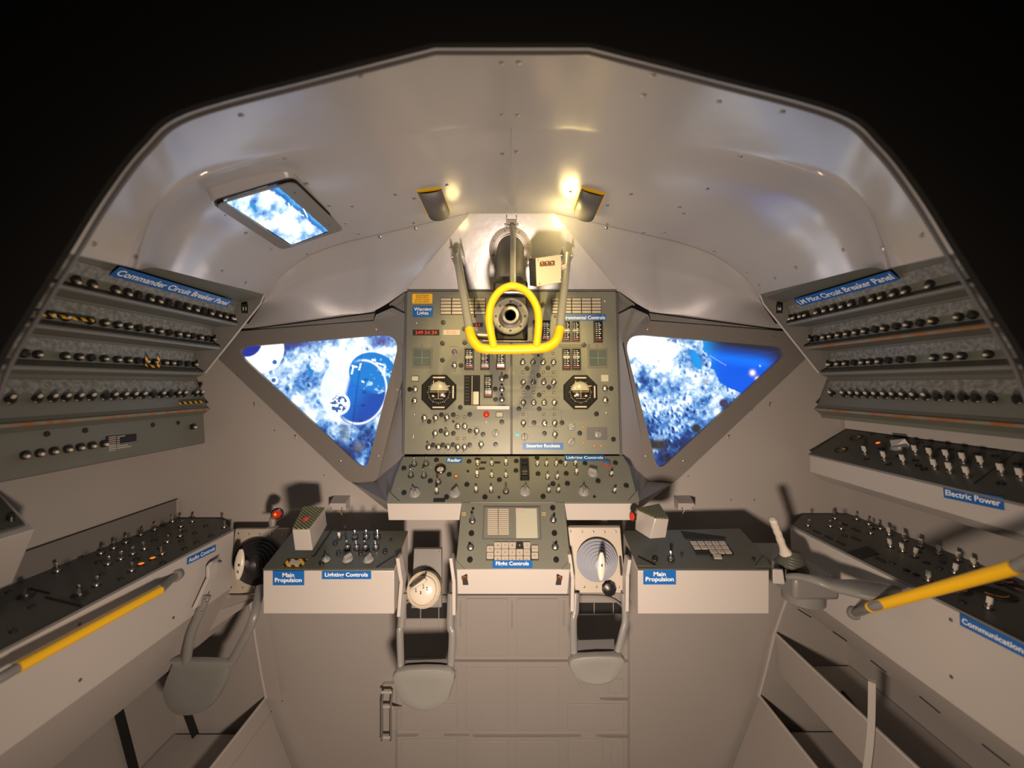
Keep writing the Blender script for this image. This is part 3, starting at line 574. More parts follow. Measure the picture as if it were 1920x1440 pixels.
TG = [(488,722,-25),(167,917,-20),(162,1010,-25),(877,830,35),(877,917,20),(877,1000,25),(242,1150,-30),(334,1150,-30),(426,1145,-30),(515,1220),(572,1220),(330,1277,-30),(424,1277,35),(670,1257,-25),(277,1390,35),(356,1390,-10),(434,1390,-10),(515,1390,-25),(571,1390,-25),(707,1367,-30)]
populate(L, PM, FA, TG, (), R1)
Rp = thing('instrument_panel', 'grey-green instrument panel right of the centre seam, with four orange lamps', 'instrument panel', V(1060, 852, 1.13))
slabpoly(PM, [(960, 546), (1155, 546), (1163, 852), (960, 852)], .045, 'panel_body', M_['panel'], Rp)
annun(Rp, PM, r1(1285, 170, 1690, 298), 5, 5)
sign(PM, r1(1332, 305, 1728, 355), 'Environmental Controls', Rp, pad=.97, vp=.62)
for rc in ((1130, 360, 1195, 520), (1202, 360, 1275, 520), (1370, 360, 1440, 525), (1445, 360, 1515, 525), (1625, 360, 1700, 532), (1370, 585, 1440, 757), (1447, 585, 1522, 757)): drum(Rp, PM, r1(*rc))
meter(Rp, PM, r1(1577, 583, 1745, 740)); fdai(Rp, PM, *R1(1518, 940), 141/4.3636)
for x, y in ((1402, 567), (1480, 567), (1655, 563)): lens(Rp, PM.M(*R1(x, y)), .0016, 'red')
slab(Rp, PM, r1(1345, 548, 1600, 575), 'trim_strip', 'cbpan', .0015, .002)
for rc, m in (((1688, 798, 1748, 852), 'screen'), ((987, 1278, 1020, 1302), 'lblue')):
    slab(Rp, PM, r1(*rc), 'placard', m, .001, .0004)
slab(Rp, PM, r1(1570, 1228, 1740, 1330), 'recessed_plate', 'dgrey', .001, .001)
for x, y in ((1541,1225),(1545,1353),(1632,1378),(1690,1378)): lens(Rp, PM.M(*R1(x, y)), .0026, 'orange')
sign(PM, r1(1048, 1355, 1380, 1408), 'Steering Rockets', Rp)
for x, y, r, a in ((1063,1305,.0105,0),(1445,1220,.0115,110),(1445,1345,.0115,-45),(1665,1285,.010,0)): knob(Rp, PM.M(*R1(x, y)), r, a)
for x, y in ((1050,777),(1133,777),(1216,777),(1300,777),(1052,941),(1135,941),(1218,941),(1302,941),(1054,1122),(1221,1122),(1307,1122),(1048,622),(1130,622),(1296,622)): flag(Rp, PM.M(*R1(x, y)))
b = MB()
for x0, y0, x1, y1 in ((1020, 812, 1340, 902), (1020, 980, 1340, 1072), (1090, 1085, 1365, 1222)):
    for a, c, d, e_ in ((x0, y0, x1, y0), (x1, y0, x1, y1), (x1, y1, x0, y1), (x0, y1, x0, y0)): b.tube([PM.at(*R1(a, c), .0002), PM.at(*R1(d, e_), .0002)], .0003, 4)
b.build('group_outlines', M_['dgrey'], Rp, smooth=False)
FA = [(1546,553),(1085,745),(1255,740),(1178,803),(1088,905),(1262,900),(1182,962),(1016,1077),(1182,1077),(1770,910),(1650,1118),(1140,1190),(1368,1190),(1225,1277),(1513,1275),(1788,1325),(1175,640,1),(1313,320,1)]
TG = [(1048,695),(1132,695,-30),(1215,695),(1300,695,-10),(1052,860,-30),(1135,860,-25),(1220,857),(1303,860,-30),(1054,1025,-30),(1138,1025),(1224,1025),(1308,1025,-25),(1054,1193,-25),(1226,1193,-10),(1310,1193,-25),(1312,1285,-25),(1722,910,-20),(1725,1005,-20)]
populate(Rp, PM, FA, TG, (), R1)
for x, y in ((1722, 195), (1733, 1110)): screw(Rp, PM.M(*R1(x, y)), .7)
b = MB(); P0 = PM.at(757.5, 548); 
struct(MB().tube([PM.at(959, 549, .001), PM.at(959, 851, .001)], .0022, 6).tube([PM.at(764, 545, .002), PM.at(1156, 545, .002)], .0018, 6).tube([PM.at(761, 548, -.004), PM.at(755, 852, -.004)], .003, 6).tube([PM.at(1157, 548, -.004), PM.at(1165, 852, -.004)], .003, 6), 'trim_9', M_['dgrey'])
# ------------------------------------------------------------------ lower console (radar, lighting)
def R2(x, y): return 700+x/3.692, 840+y/3.692
def r2(a, b, c, d): return (*R2(a, b), *R2(c, d))
P3 = Plane(V(726, 942, 1.02), V(1198, 942, 1.02), V(757, 855, 1.132))
c = thing('control_console', 'sloping grey-green control console below the two tall instrument panels, with the radar sign', 'control console', V(960, 960, 1.02))
slabpoly(P3, [R2(205, 58), R2(1730, 52), R2(1775, 130), R2(1838, 375), R2(1838, 380), R2(95, 380), R2(95, 375), R2(150, 200)], .02, 'console_top', M_['panel'], c)
b = MB(); b.add([V(726, 943, 1.021), V(1198, 943, 1.021), V(1195, 975, 1.03), V(729, 975, 1.03), V(757, 857, 1.15), V(1168, 857, 1.15), V(1168, 940, 1.24), V(757, 940, 1.24)], [(0, 1, 2, 3), (3, 2, 6, 7), (0, 3, 7, 4), (1, 5, 6, 2)]); b.build('console_body', M_['box'], c, smooth=False)
for pts in ((R2(95, 380), R2(110, 310), R2(185, 380)), (R2(1840, 378), R2(1825, 300), R2(1760, 378))):
    A = [P3.at(*p, .004) for p in pts]; MB().prism(A, P3.n*.002).build('corner_guard', M_['panel'], c, .0005)
sign(P3, r2(510, 68, 612, 104), 'Radar', c); sign(P3, r2(1322, 52, 1605, 90), 'Lighting Controls', c, pad=.93)
FA = [(437,85),(663,95),(212,142),(525,185),(395,230),(648,255),(213,312),(507,342),(773,342),(873,222),(990,92),(988,158),(1133,68),(1140,180),(1295,98),(1335,178),(1243,250),(1343,248),(1465,108),(1555,230),(1675,105),(1750,262),(1175,338),(655,162,1),(870,342,1),(1530,338,1)]
TG = [(283,115,25),(365,112,30),(260,192,25),(350,195,25),(450,238,-10),(440,310,20,'paddle'),(722,115,10,'paddle'),(820,115,0,'paddle'),(918,112,20,'paddle'),(718,195,30,'paddle'),(820,197,0,'paddle'),(918,197,0,'paddle'),(712,300,15,'paddle'),(815,300,15,'paddle'),(918,303,0),(1135,117,0,'paddle'),(1198,117,0,'paddle'),(1265,117,0,'paddle'),(1328,117,0,'paddle'),(1397,112,0,'paddle'),(1405,177,15,'paddle'),(1205,208,0,'paddle'),(1272,208,0,'paddle'),(1213,300,0,'paddle'),(1280,300,0,'paddle'),(1645,188,0,'paddle'),(1667,303,0,'paddle')]
populate(c, P3, FA, TG, ((288,312,.0145,30),(565,312,.0145,-25),(1050,302,.0145,-10),(1520,172,.0145,60),(1457,302,.0145,0)), R2)
M = P3.M(*R2(465, 148)); o = inst(c, 'signal_strength_gauge', MB().lathe([(.0155, 0), (.0155, .004), (.0135, .006), (.0125, .001), (.0002, .001)], 24).mesh('signal_strength_gauge', M_['gauge']), M)
inst(o, 'gauge_face', MB().lathe([(.0095, .0012), (.0092, .0022), (.0002, .0022)], 20).mesh('gauge_face', M_['tan']), M @ Matrix.Translation((0, -.002, 0))); inst(o, 'gauge_needle', MB().box(-.0005, .0005, -.001, .008, .0025, .0032).mesh('gauge_needle', M_['ink'], False), M)
lens(c, P3.M(*R2(573, 197)), .0042, 'orange'); lens(c, P3.M(*R2(1617, 105)), .0085, 'cyan', 'red')
M, w_, h = P3.rect(*r2(1015, 88, 1080, 225)); b = MB(); b.box(-w_/2, -w_*.36, -h/2, h/2, 0, .012); b.box(w_*.36, w_/2, -h/2, h/2, 0, .012); b.box(-w_/2, w_/2, h*.42, h/2, 0, .012); b.box(-w_/2, w_/2, -h/2, -h*.42, 0, .012); b.box(-w_/2, w_/2, -h/2, h/2, 0, .002)
o = inst(c, 'thumbwheel_housing', b.mesh('thumbwheel_housing', M_['ink'], False), M); b = MB(); b.lathe([(h*.40, -w_*.3), (h*.40, w_*.3)], 28, Matrix.Rotation(math.pi/2, 4, 'Y')); inst(o, 'thumbwheel', b.mesh('thumbwheel', M_['gauge']), M @ Matrix.Translation((0, 0, -.016)))
for x, y in ((722, 75), (762, 100), (858, 100), (752, 142)): slab(c, P3, r2(x-20, y-6, x+20, y+8), 'placard', 'ink', .0008, .0002)
for i in range(3): slab(c, P3, r2(418+i*27, 348, 441+i*27, 374), 'placard', 'ink', .0008, .0002)
for x, y in ((240, 118), (392, 135), (418, 112), (172, 282), (1710, 272), (125, 365)): screw(c, P3.M(*R2(x, y)), .6)
# support behind, between console and hatch
MB().add([V(757, 945, 1.22), V(1163, 945, 1.22), V(1178, 1120, 1.245), V(742, 1120, 1.245)], [(0, 1, 2, 3)])
# ------------------------------------------------------------------ computer keyboard unit
def R4(x, y): return 840+x/8, 930+y/8
def r4(a, b, c, d): return (*R4(a, b), *R4(c, d))
P4 = Plane(V(856, 1067, .925), V(1069, 1067, .925), V(865.6, 943, 1.02))
k = thing('computer_keyboard_unit', 'central keypad unit with pale screen and the flight controls sign', 'keypad unit', V(960, 1115, .925))
slabpoly(P4, [R4(205, 108), R4(1748, 104), R4(1835, 960), R4(1835, 1098), R4(125, 1098), R4(125, 960)], .012, 'unit_face', M_['panel'], k, .001)
T = [P4.at(865.6, 944, -.012), P4.at(1058.8, 944, -.012), P4.at(1069, 1067, -.001), P4.at(856, 1067, -.001)]
B = [V(866, 1065, 1.04), V(1058, 1065, 1.04), V(1064, 1114, .935), V(858, 1114, .935)]
b = MB(); b.hexa([B[3], B[2], B[1], B[0], T[3], T[2], T[1], T[0]]); b.build('unit_housing', M_['box'], k, .0015)
for sg in (-1, 1):
    A = [V(960+sg*94, 1081, .9235), V(960+sg*85, 1082, .9235), V(960+sg*82, 1097, .9255), V(960+sg*92, 1097, .9255)]; MB().prism(A, (0, .004, 0)).build('side_notch', M_['dark'], k, smooth=False)
    b = MB(); b.tube([V(960+sg*93, 1084, .925), V(960+sg*85, 1082, .915)], .003, 8); b.build('latch_pin', M_['copper'], k)
for pts in ((R4(125, 965), R4(125, 1105), R4(255, 1105)), (R4(1835, 960), R4(1835, 1105), R4(1700, 1105)), (R4(205, 105), R4(340, 105), R4(205, 220)), (R4(1748, 104), R4(1610, 104), R4(1748, 215))):
    MB().prism([P4.at(*p, .001) for p in pts], P4.n*.0018).build('corner_guard', M_['panel'], k, .0004)
o, M, w_, h = slab(k, P4, r4(535, 162, 1403, 655), 'display_frame', 'dgrey', .003, .001)
inst(o, 'display_backing', rbox(w_*.95, h*.93, .0034, .001).mesh('display_backing', M_['panel'], False), M)
cell = None
for x0, x1 in ((598, 745), (762, 912)):
    for i in range(13):
        y = 200+i*30.5; Mc, a, d = P4.rect(*r4(x0, y, x1, y+20))
        if cell is None: cell = rbox(a, d, .0008, .0002).mesh('status_light', M_['tan'], False)
        inst(o, 'status_light', cell, Mc @ Matrix.Translation((0, 0, .0034)))
Mc, a, d = P4.rect(*r4(1020, 195, 1345, 640)); inst(o, 'display_screen', rbox(a, d, .0010, .0006).mesh('display_screen', M_['screen'], False), Mc @ Matrix.Translation((0, 0, .0034)))
Mc, a, d = P4.rect(*r4(1016, 190, 1130, 275)); inst(o, 'status_light', rbox(a, d, .0016, .0004).mesh('status_light', M_['tan'], False), Mc @ Matrix.Translation((0, 0, .0036)))
slab(k, P4, r4(578, 745, 1360, 965), 'keypad_well', 'ink', .0008, .0004)
keys = [['+', '7', '8', '9', 'CLR'], ['-', '4', '5', '6', 'PRO'], ['0', '1', '2', '3', 'KEY']]
def key(rc, t, dark=False):
    Mc, a, d = P4.rect(*r4(*rc)); kk = inst(k, 'key', rbox(a, d, .0045, .0008).mesh('key', M_['ink' if dark else 'tan'], False), Mc)
    kk.data.materials[0] = M_['ink'] if dark else M_['plate']
    lettering(t, min(.0045*len(t), a*.6), .0042 if len(t) == 1 else .0022, M_['gold' if dark else 'ink'], kk, Mc @ Matrix.Translation((0, 0, .0048)), 0)
for r_, row in enumerate(keys):
    for i, t in enumerate(row): key((697+i*109, 700+r_*104, 797+i*109, 796+r_*104), t, t == '9')
for x, y, t in ((585, 755, 'VERB'), (585, 857, 'NOUN'), (1252, 750, 'ENTR'), (1252, 855, 'RSET')): key((x, y, x+98, y+92), t)
sign(P4, r4(670, 972, 1264, 1086), 'Flight Controls', k, h=.0052)
for x, t in ((238, 1), (1436, 1)):
    for i, s in enumerate(('HARD', 'OVER')): lettering(s, .0105, .0038, M_['gold'], k, P4.M(*R4(x, 255+i*32), .0006), .03)
populate(k, P4, [(377,190,1),(352,562),(330,958),(1570,180),(1595,560),(1622,958)], [(365,372,25),(338,770,-10),(1580,360),(1608,765,-5)], (), R4)
# ------------------------------------------------------------------ propulsion consoles
def R6(x, y): return 480+x/6.4, 920+y/6.4
PL = Plane(V(495, 1068, .93), V(739, 1068, .93), V(765, 997, 1.054)); 
def propbox(sg, label):
    q = lambda x, y, Y: V(960+sg*(960-x), y, Y)
    t = thing('side_console', label, 'console', V(960+sg*343, 1150, .93))
    sh = Vector((.019 if sg > 0 else 0, 0, 0))
    tp = [q(493, 1070, .93)+sh, q(739, 1070, .93)+sh, q(765, 998, 1.056)+sh]
    tp += [q(549.6, 998, 1.056)+sh] if sg < 0 else [V(1387, 993.5, 1.056), V(1433, 1045, .972)]
    zb = EYE-.537; n = len(tp); b = MB(); b.add([Vector((p.x, p.y, zb)) for p in tp]+tp, [tuple(range(n))[::-1], tuple(range(n, 2*n))]+[(i, (i+1) % n, n+(i+1) % n, n+i) for i in range(n)])
    b.build('console_housing', M_['box'], t, .002)
    b = MB(); b.prism([p+Vector((0, -.001 if p.y < .94 else 0, .0004)) for p in tp], (0, -.001, .004)); b.build('console_face', M_['dpanel'], t, .001)
    return t
lb = propbox(-1, 'pale box console left of the hatch, with main propulsion and lighting signs')
FL = Plane(V(495, 1068, .9295), V(739, 1068, .9295), V(495, 1000, .9295))
sign(FL, (512, 1070, 570.5, 1097), 'Main\nPropulsion', lb, vp=.74); sign(FL, (604, 1070.5, 696, 1085.5), 'Lighting Controls', lb, pad=.95)
PLh = Plane(V(495, 1068, .93)+Vector((0, 0, .0045)), V(739, 1068, .93)+Vector((0, 0, .0045)), V(765, 997, 1.056)+Vector((0, 0, .0045)))
populate(lb, PLh, [(950,632),(993,752),(1255,752),(1550,735),(1620,593,1),(790,880),(1070,440)], [(1000,570,10,'paddle'),(1190,570,10),(1325,565,10),(1460,565,10),(1100,690),(1210,690),(1315,690),(1440,690)], ((840,830,.010,20),(1100,825,.0125,-30),(1350,830,.0125,-10)), R6, s=.9)
o, M, w_, h = slab(lb, PLh, (*R6(385, 822), *R6(555, 912)), 'striped_placard', 'stripe', .0008, .0005); inst(o, 'placard_face', rbox(w_*.6, h*.6, .0013, .0004).mesh('placard_face', M_['tan'], False), M)
MB().tube([PLh.at(585, 1046, .001), PLh.at(590, 1044, .001), PLh.at(628, 985, .001)], .0012, 5).build('panel_seam', M_['ink'], lb)
MB().prism([PLh.at(739, 1068, .001), PLh.at(741, 1045, .001), PLh.at(706, 1068, .001)], PLh.n*.003).build('corner_guard', M_['dpanel'], lb, .0006)
rb_ = propbox(1, 'pale box console right of the hatch, with a number keypad on its top')
FR = FL; sign(FR, (1206, 1068, 1267, 1095.5), 'Main\nPropulsion', rb_, vp=.74)
PRh = Plane(V(1181, 1068, .93)+Vector((0, 0, .0045)), V(1425, 1068, .93)+Vector((0, 0, .0045)), V(1155, 997, 1.056)+Vector((0, 0, .0045)))
def R7(x, y): return 1020+x/3.272, 900+y/3.272
populate(rb_, PRh, [(680,488),(845,457,1),(1148,310,1),(1284,488,1),(1030,475,1)], [(778,490,20)], (), R7, legend=False)
def tq(pl, pts, d=.0015, h=0): return MB().prism([pl.at(*R7(*p), h) for p in pts], pl.n*d)
tq(PRh, ((832, 308), (1085, 312), (1118, 366), (866, 360))).build('display_window', M_['ink'], rb_, smooth=False)
for i in range(2): tq(PRh, ((1048+0, 0),)*3) if False else None
kp = tq(PRh, ((890, 378), (1108, 382), (1165, 460), (937, 456)), .001).build('keypad_well', M_['ink'], rb_, smooth=False)
for r_ in range(3):
    for i in range(5):
        if r_ == 2 and i < 2: continue
        f = lambda a, b_: (890+(1108-890)*a+(50*b_), 378+80*b_)
        a0, a1, b0, b1 = i/5+.015, (i+1)/5-.02, r_/3+.04, (r_+1)/3-.04
        p = [f(a0, b0), f(a1, b0), f(a1, b1), f(a0, b1)]; kk = tq(PRh, p, .0035).build('key', M_['plate'], rb_, smooth=False)
        cx = sum(z[0] for z in p)/4; cy = sum(z[1] for z in p)/4
        if r_*5+i in (1, 2, 3, 6, 7, 8, 12, 13): lettering({1: '7', 2: '8', 3: '9', 6: '4', 7: '5', 8: '6', 12: '2', 13: '3'}[r_*5+i], .003, .0045, M_['ink'], kk, PRh.M(*R7(cx, cy), .0038), 0)
tq(PRh, ((1035, 460), (1082, 462), (1092, 486), (1045, 485)), .0035).build('key', M_['plate'], rb_, smooth=False)
tq(PRh, ((575, 480), (685, 535), (575, 535)), .003, .001).build('corner_guard', M_['dpanel'], rb_, .0006)
tq(PRh, ((1345, 470), (1395, 540), (1290, 538)), .003, .001).build('corner_guard', M_['dpanel'], rb_, .0006)
tq(PRh, ((770, 395), (782, 450), (788, 450), (776, 395)), .002).build('panel_seam', M_['ink'], rb_)
# striped guard boxes
def gbox(name, label, base, low, top, btn, bn):
    t = thing('guard_box', label, 'guarded switch box', base)
    b = MB(); b.hexa(low+top); b.build('box_body', M_['boxmetal'], t, .0012)
    n = (top[1]-top[0]).cross(top[3]-top[0]).normalized(); n = n if n.z > 0 else -n
    MB().prism([p+n*.0016 for p in top], n*.001).build('striped_lid', M_['stripe2'], t, smooth=False)
    lens(t, mat_at(btn, bn), .010, 'red', 'black', 'pushbutton'); return t
PLx = [V(553, 1032, .92), V(586, 1032, .92), V(613, 985, 1.03), V(583, 985, 1.03)]
TP = [V(548, 993, .90), V(580, 993, .90), V(609, 953, 1.02), V(569, 951, 1.02)]
n = (TP[1]-TP[0]).cross(TP[3]-TP[0]).normalized()
gbox('a', 'tall metal box with black and yellow striped lid, on the left console', V(570, 1032, .95), PLx, TP, V(573, 977, .95)+n*.001, n)
PRx = [V(1191, 993, .99), V(1218.6, 1010, .91), V(1248, 1008, .925), V(1236, 985, 1.03)]
TP = [V(1192.7, 955, .985), V(1229, 972, .90), V(1254, 973, .915), V(1236, 946, 1.03)]
gbox('b', 'metal box with striped lid turned towards the middle, on the right console', V(1220, 1008, .95), PRx, TP, V(1188, 968, .962), Vector((-.9, -.3, .1)).normalized())
# little boxes on the wall
for sg, nm in ((-1, 'small pale sensor box on the wall below the left window'), (1, 'small pale sensor box on the wall below the right window')):
    q = lambda x, y, Y: V(960+sg*(960-x), y, Y)
    t = thing('wall_box', nm, 'wall box', q(636, 955, 1.249))
    b = MB(); b.hexa([q(618, 956, 1.19), q(649, 956, 1.19), q(656, 950, 1.249), q(622, 950, 1.249), q(618, 944, 1.18), q(648, 944, 1.18), q(657, 929, 1.249), q(626, 929, 1.249)]); b.build('box_body', M_['box'], t, .001)
    for x in (622, 642): screw(t, Plane(q(618, 950, 1.183), q(648, 950, 1.183), q(618, 944, 1.18)).M(960+sg*(960-x), 952.5, .003), .6, 'dsteel')
    MB().tube(spline([q(636, 955, 1.21), q(641, 965, 1.22), q(644, 972, 1.235)], 4), .0015, 6).build('cable', M_['box'], t)
# warning lamps on stalks
for (x, y, Y), nm in (((517, 965, 1.10), 'red glass lamp on stalk above the black rubber boot controller'), ((1139, 966, 1.06), 'red glass lamp on stalk above the blue-grey rubber boot controller')):
    t = thing('utility_lamp', nm, 'lamp', V(x-3, y+25, Y)); p = V(x-6, y+22, Y)
    MB().box(p.x-.012, p.x+.012, Y-.01, Y+.01, p.z-.004, p.z).build('lamp_foot', M_['grey'], t, .001)
    MB().tube([p, V(x-6, y+14, Y), V(x-5, y+4, Y-.005)], [.008, .009, .008], 14).build('lamp_stalk', M_['clear'], t)
    MB().lathe([(.0005, -.012), (.008, -.010), (.0115, -.002), (.0115, .006), (.007, .012), (.0005, .014)], 18, Matrix.Translation(V(x+3, y-1, Y-.01)) @ Matrix.Rotation(1.2, 4, 'X')).build('lamp_globe', M_['redglass'], t)
    b = MB(); b.lathe([(.0145, -.006), (.0155, 0), (.0145, .006), (.0135, .006), (.0135, -.006)], 20, Matrix.Translation(V(x+3, y-2, Y+.004)) @ Matrix.Rotation(1.1, 4, 'X'), cap=False); b.build('lamp_hood', M_['black'], t)
    MB().lathe([(.0005, -.004), (.004, 0), (.0005, .005)], 10, Matrix.Translation(V(x-1, y, Y-.023))).build('filament', M_['orange'], t)
# ------------------------------------------------------------------ circuit breaker panels
PR = [(-464, 166), (-468, 160), (-500, 150), (-505, 143), (-517, 118), (-506, 112), (-509, 107), (-548, 106), (-550, 103), (-552, 76), (-538, 69), (-541, 64), (-582, 61), (-583, 58), (-585, 30), (-569, 22), (-572, 16), (-584, 12), (-583, 8), (-565, -38), (-557, -46), (-570, -56)]
KQ = 1.2/F
def prof(sg, dx, dz, Y=1.2): return Vector((-sg*dx*-1*KQ if False else sg*(-dx)*KQ, Y, EYE+dz*KQ))
def cbp(px_list, y_line): pass
def breaker(parent, p, sg, nrm, tip=True):
    Z = nrm.normalized(); m = Z.to_track_quat('Z', 'Y').to_matrix().to_4x4(); m.translation = p
    me = cached('brk', lambda: MB().lathe([(.0082, -.001), (.0082, .003), (.0066, .004), (.0060, .015), (.0052, .017), (.0005, .0172)], 12).mesh('circuit_breaker', M_['black']))
    o = inst(parent, 'circuit_breaker', me, m)
    if tip: inst(o, 'breaker_button', cached('brt', lambda: MB().lathe([(.0034, .016), (.0034, .0225), (.0026, .024), (.0004, .0243)], 10).mesh('breaker_button', M_['cream'])), m)
def faces(t, sg, P, Y0, Y1, name, m, idx, extra=None):
    b = MB(); a = [prof(sg, *p, Y0) for p in P]; c = [prof(sg, *p, Y1) for p in P]; n = len(P)
    b.add(a+c, [(i, i+1, n+i+1, n+i) for i in range(n-1)]); return b.build(name, m, t, smooth=False)
def cb_panel(sg, label, rowsX, name_sign, sign_px):
    root = prof(sg, -560, 20, .9); t = thing('circuit_breaker_panel', label, 'circuit breaker panel', root)
    Y0 = .60
    P = PR+([(-567, -108), (-572, -110), (-628, -110)] if sg < 0 else [(-572, -62), (-628, -62)])
    body = P+[(-628, 166)]
    faces(t, sg, P, Y0, 1.178, 'panel_rows', M_['cbpan'], 0)
    MB().prism([prof(sg, *p, 1.178) for p in body], (0, .004, 0)).build('panel_back_end', M_['cbpan'], t, smooth=False)
    MB().prism([prof(sg, *p, Y0-.004) for p in body], (0, .004, 0)).build('panel_near_end', M_['cbpan'], t, smooth=False)
    ep = [(-463, 168), (-470, 150), (-573, 21), (-626, 21), (-626, 168)]
    MB().prism([prof(sg, *p, 1.196) for p in ep], (0, .004, 0)).build('end_plate', M_['grey'], t, .001)
    e = [(-463, 168), (-470, 150), (-573, 21)]; MB().tube([prof(sg, *p, 1.196) for p in e], .003, 8).build('end_plate_edge', M_['box'], t)
    MB().tube([prof(sg, -464, 167, Y0), prof(sg, -464, 167, 1.196)], .0028, 8).build('top_edge', M_['grey'], t)
    for (dx, dz), m in zip(((-507, 110), (-539, 66), (-570, 19), (-558, -46)), ('grey', 'rust' if sg > 0 else 'grey', 'grey', 'rust')):
        MB().tube([prof(sg, dx, dz, Y0), prof(sg, dx, dz, 1.175)], .0042, 8).build('row_ledge', M_[m], t)
    seg = [(4, 3), (9, 8), (14, 13), (19, 18)]
    for r_, (X, seg_) in enumerate(zip(rowsX[:4], seg)):
        lo, hi = PR[seg_[0]], PR[seg_[1]]; k = .22 if r_ < 3 else .42; c0 = (lo[0]+(hi[0]-lo[0])*k, lo[1]+(hi[1]-lo[1])*k)
        d = Vector(((hi[0]-lo[0])*-sg, 0, hi[1]-lo[1])).normalized(); n = Vector((-sg*d.z, 0, sg*d.x)); n = n if n.x*-sg > 0 else -n
        n = (n+Vector((0, -.45, 0))).normalized()
        for px in X:
            Y = c0[0]*-sg*KQ*F/(px-960); Y = min(Y, 1.172)
            if Y < Y0+.01: continue
            breaker(t, prof(sg, *c0, Y)+n*.001, sg, n, tip=rng.random() > .25)
        k0, k1 = (.42, .98) if r_ < 3 else (.58, .95)
        q0 = (lo[0]+(hi[0]-lo[0])*k0, lo[1]+(hi[1]-lo[1])*k0); q1 = (lo[0]+(hi[0]-lo[0])*k1, lo[1]+(hi[1]-lo[1])*k1); off = Vector((-sg*.0012, 0, 0))
        MB().add([prof(sg, *q0, Y0+.03)+off, prof(sg, *q0, 1.17)+off, prof(sg, *q1, 1.17)+off, prof(sg, *q1, Y0+.03)+off], [(0, 1, 2, 3)]).build('legend_strip', M_['legend'], t, smooth=False)
    # sign on the sloping top face
    a, c = prof(sg, -468.5, 160), prof(sg, -500, 150)
    A0, A1 = sign_px; B = MB(); up = (a-c).normalized(); up = Vector((up.x, 0, up.z)); 
    ln = Vector((0, sg*-1 if False else (1 if sg < 0 else -1), 0)); nn = ln.cross(up).normalized()
    if nn.x*-sg < 0 and nn.z > 0: nn = nn
    nn = up.cross(ln) if (ln.cross(up)).z > 0 else ln.cross(up)
    m = Matrix((ln, nn.cross(ln), nn)).transposed().to_4x4()
    mid = prof(sg, -502, 140, (A0+A1)/2)+Vector((-sg*.010, 0, .0)); 
    zf = Vector((-sg*.62, 0, -.78)).normalized(); yl = zf.cross(ln).normalized(); m = Matrix((ln, yl, zf)).transposed().to_4x4(); m.translation = mid-zf*.003
    Lg = abs(A1-A0); o = inst(t, 'sign', rbox(Lg, .028, .0012, .001).mesh('sign', M_['blue'], False), m); lettering(name_sign, Lg*.96, .017, M_['white'], o, m @ Matrix.Translation((0, 0, .0015)), .02)
    q = prof(sg, -490, 138, 1.176); b = MB(); b.box(-.009, .009, -.001, .0, -.013, .013); m = Matrix.Translation(q+Vector((0, -.002, 0))); o = inst(t, 'number_tag', b.mesh('number_tag', M_['ink'], False), m)
    lettering('16' if sg > 0 else '11', .010, .010, M_['white'], o, m @ Matrix.Translation((0, -.0014, 0)) @ Matrix.Rotation(math.pi/2, 4, 'X'), .02)
    return t
def cx_(L): return [x*.3055 for x in L]
def cr_(L): return [1400+x*.3055 for x in L]
lrows = [cx_(l) for l in ([460,560,700,775,840,910,965,1025,1085,1135,1190,1240,1280,1330,1370,1410,1450], [300,395,545,630,710,775,840,905,965,1025,1080,1130,1170,1215,1260,1305,1345], [140,225,390,475,550,630,710,775,835,885,940,1000,1045,1090,1140,1185,1225], [60,225,320,400,480,555,640,690,755,815,870,930,985,1035,1080,1120,1190,1230])]
rrows = [cr_(l) for l in ([230,265,305,345,375,445,495,545,600,655,720,785,840,915,985,1130], [345,370,400,440,490,530,580,630,685,740,800,860,930,1000,1075,1155,1310,1395], [470,525,575,620,670,725,770,825,880,950,1020,1160,1245,1330,1490], [530,605,655,700,750,800,855,910,970,1035,1105,1175,1250,1335,1410,1510,1670])]
Lc = cb_panel(-1, 'circuit breaker panel on the left wall, five rows of black buttons', lrows, 'Commander Circuit Breaker Panel', (.80, 1.125))
Rc = cb_panel(1, 'circuit breaker panel on the right wall, four rows of black buttons', rrows, 'LM Pilot Circuit Breaker Panel', (.83, 1.115))
for px in [x*.3055 for x in (1175,)]+[x/4.571 for x in (205, 330, 450, 570, 675, 775, 880)]:
    x5 = -569*KQ; p = onX(px, 822 if px < 300 else 812, x5); p.z = EYE+(-83 if px < 300 else -76)*KQ
    if p.y > .61: breaker(Lc, p+Vector((.001, 0, 0)), -1, Vector((.88, -.45, 0)))
x5 = -569.5*KQ
for px, py in ((1205/4.571, 825), (1278/4.571, 822), (1350/4.571, 820.5), (1420/4.571, 819), (1490/4.571, 816), (1580/4.571, 813)):
    m = Matrix.Rotation(math.pi/2, 4, 'Y'); p = onX(px, py, x5); m.translation = p; inst(Lc, 'blanking_plug', cached('bp', lambda: MB().lathe([(.0075, -.001), (.0075, .001), (.0068, .0014), (.0004, .0014)], 14).mesh('blanking_plug', M_['grey'])), m)
A = [onX(x/4.571, 760+y/4.571, x5+.001) for x, y in ((905, 265), (1167, 242), (1167, 395), (905, 435))]
o = MB().prism(A, (.001, 0, 0)).build('data_placard', M_['ink'], Lc, smooth=False)
b = MB()
for i in range(9):
    for a_, c_ in ((.08, .3), (.34, .5+.45*rng.random())):
        f = (i+.7)/10; p = A[0].lerp(A[3], f); q = A[1].lerp(A[2], f); u, v = p.lerp(q, a_), p.lerp(q, c_); 
        if 1 <= i <= 4 and a_ > .3: v = p.lerp(q, .42)
        b.box(p.x+.001, p.x+.0018, u.y, v.y, (u.z+v.z)/2-.0008, (u.z+v.z)/2+.0008)
b.build('placard_lines', M_['cream'], o, smooth=False)
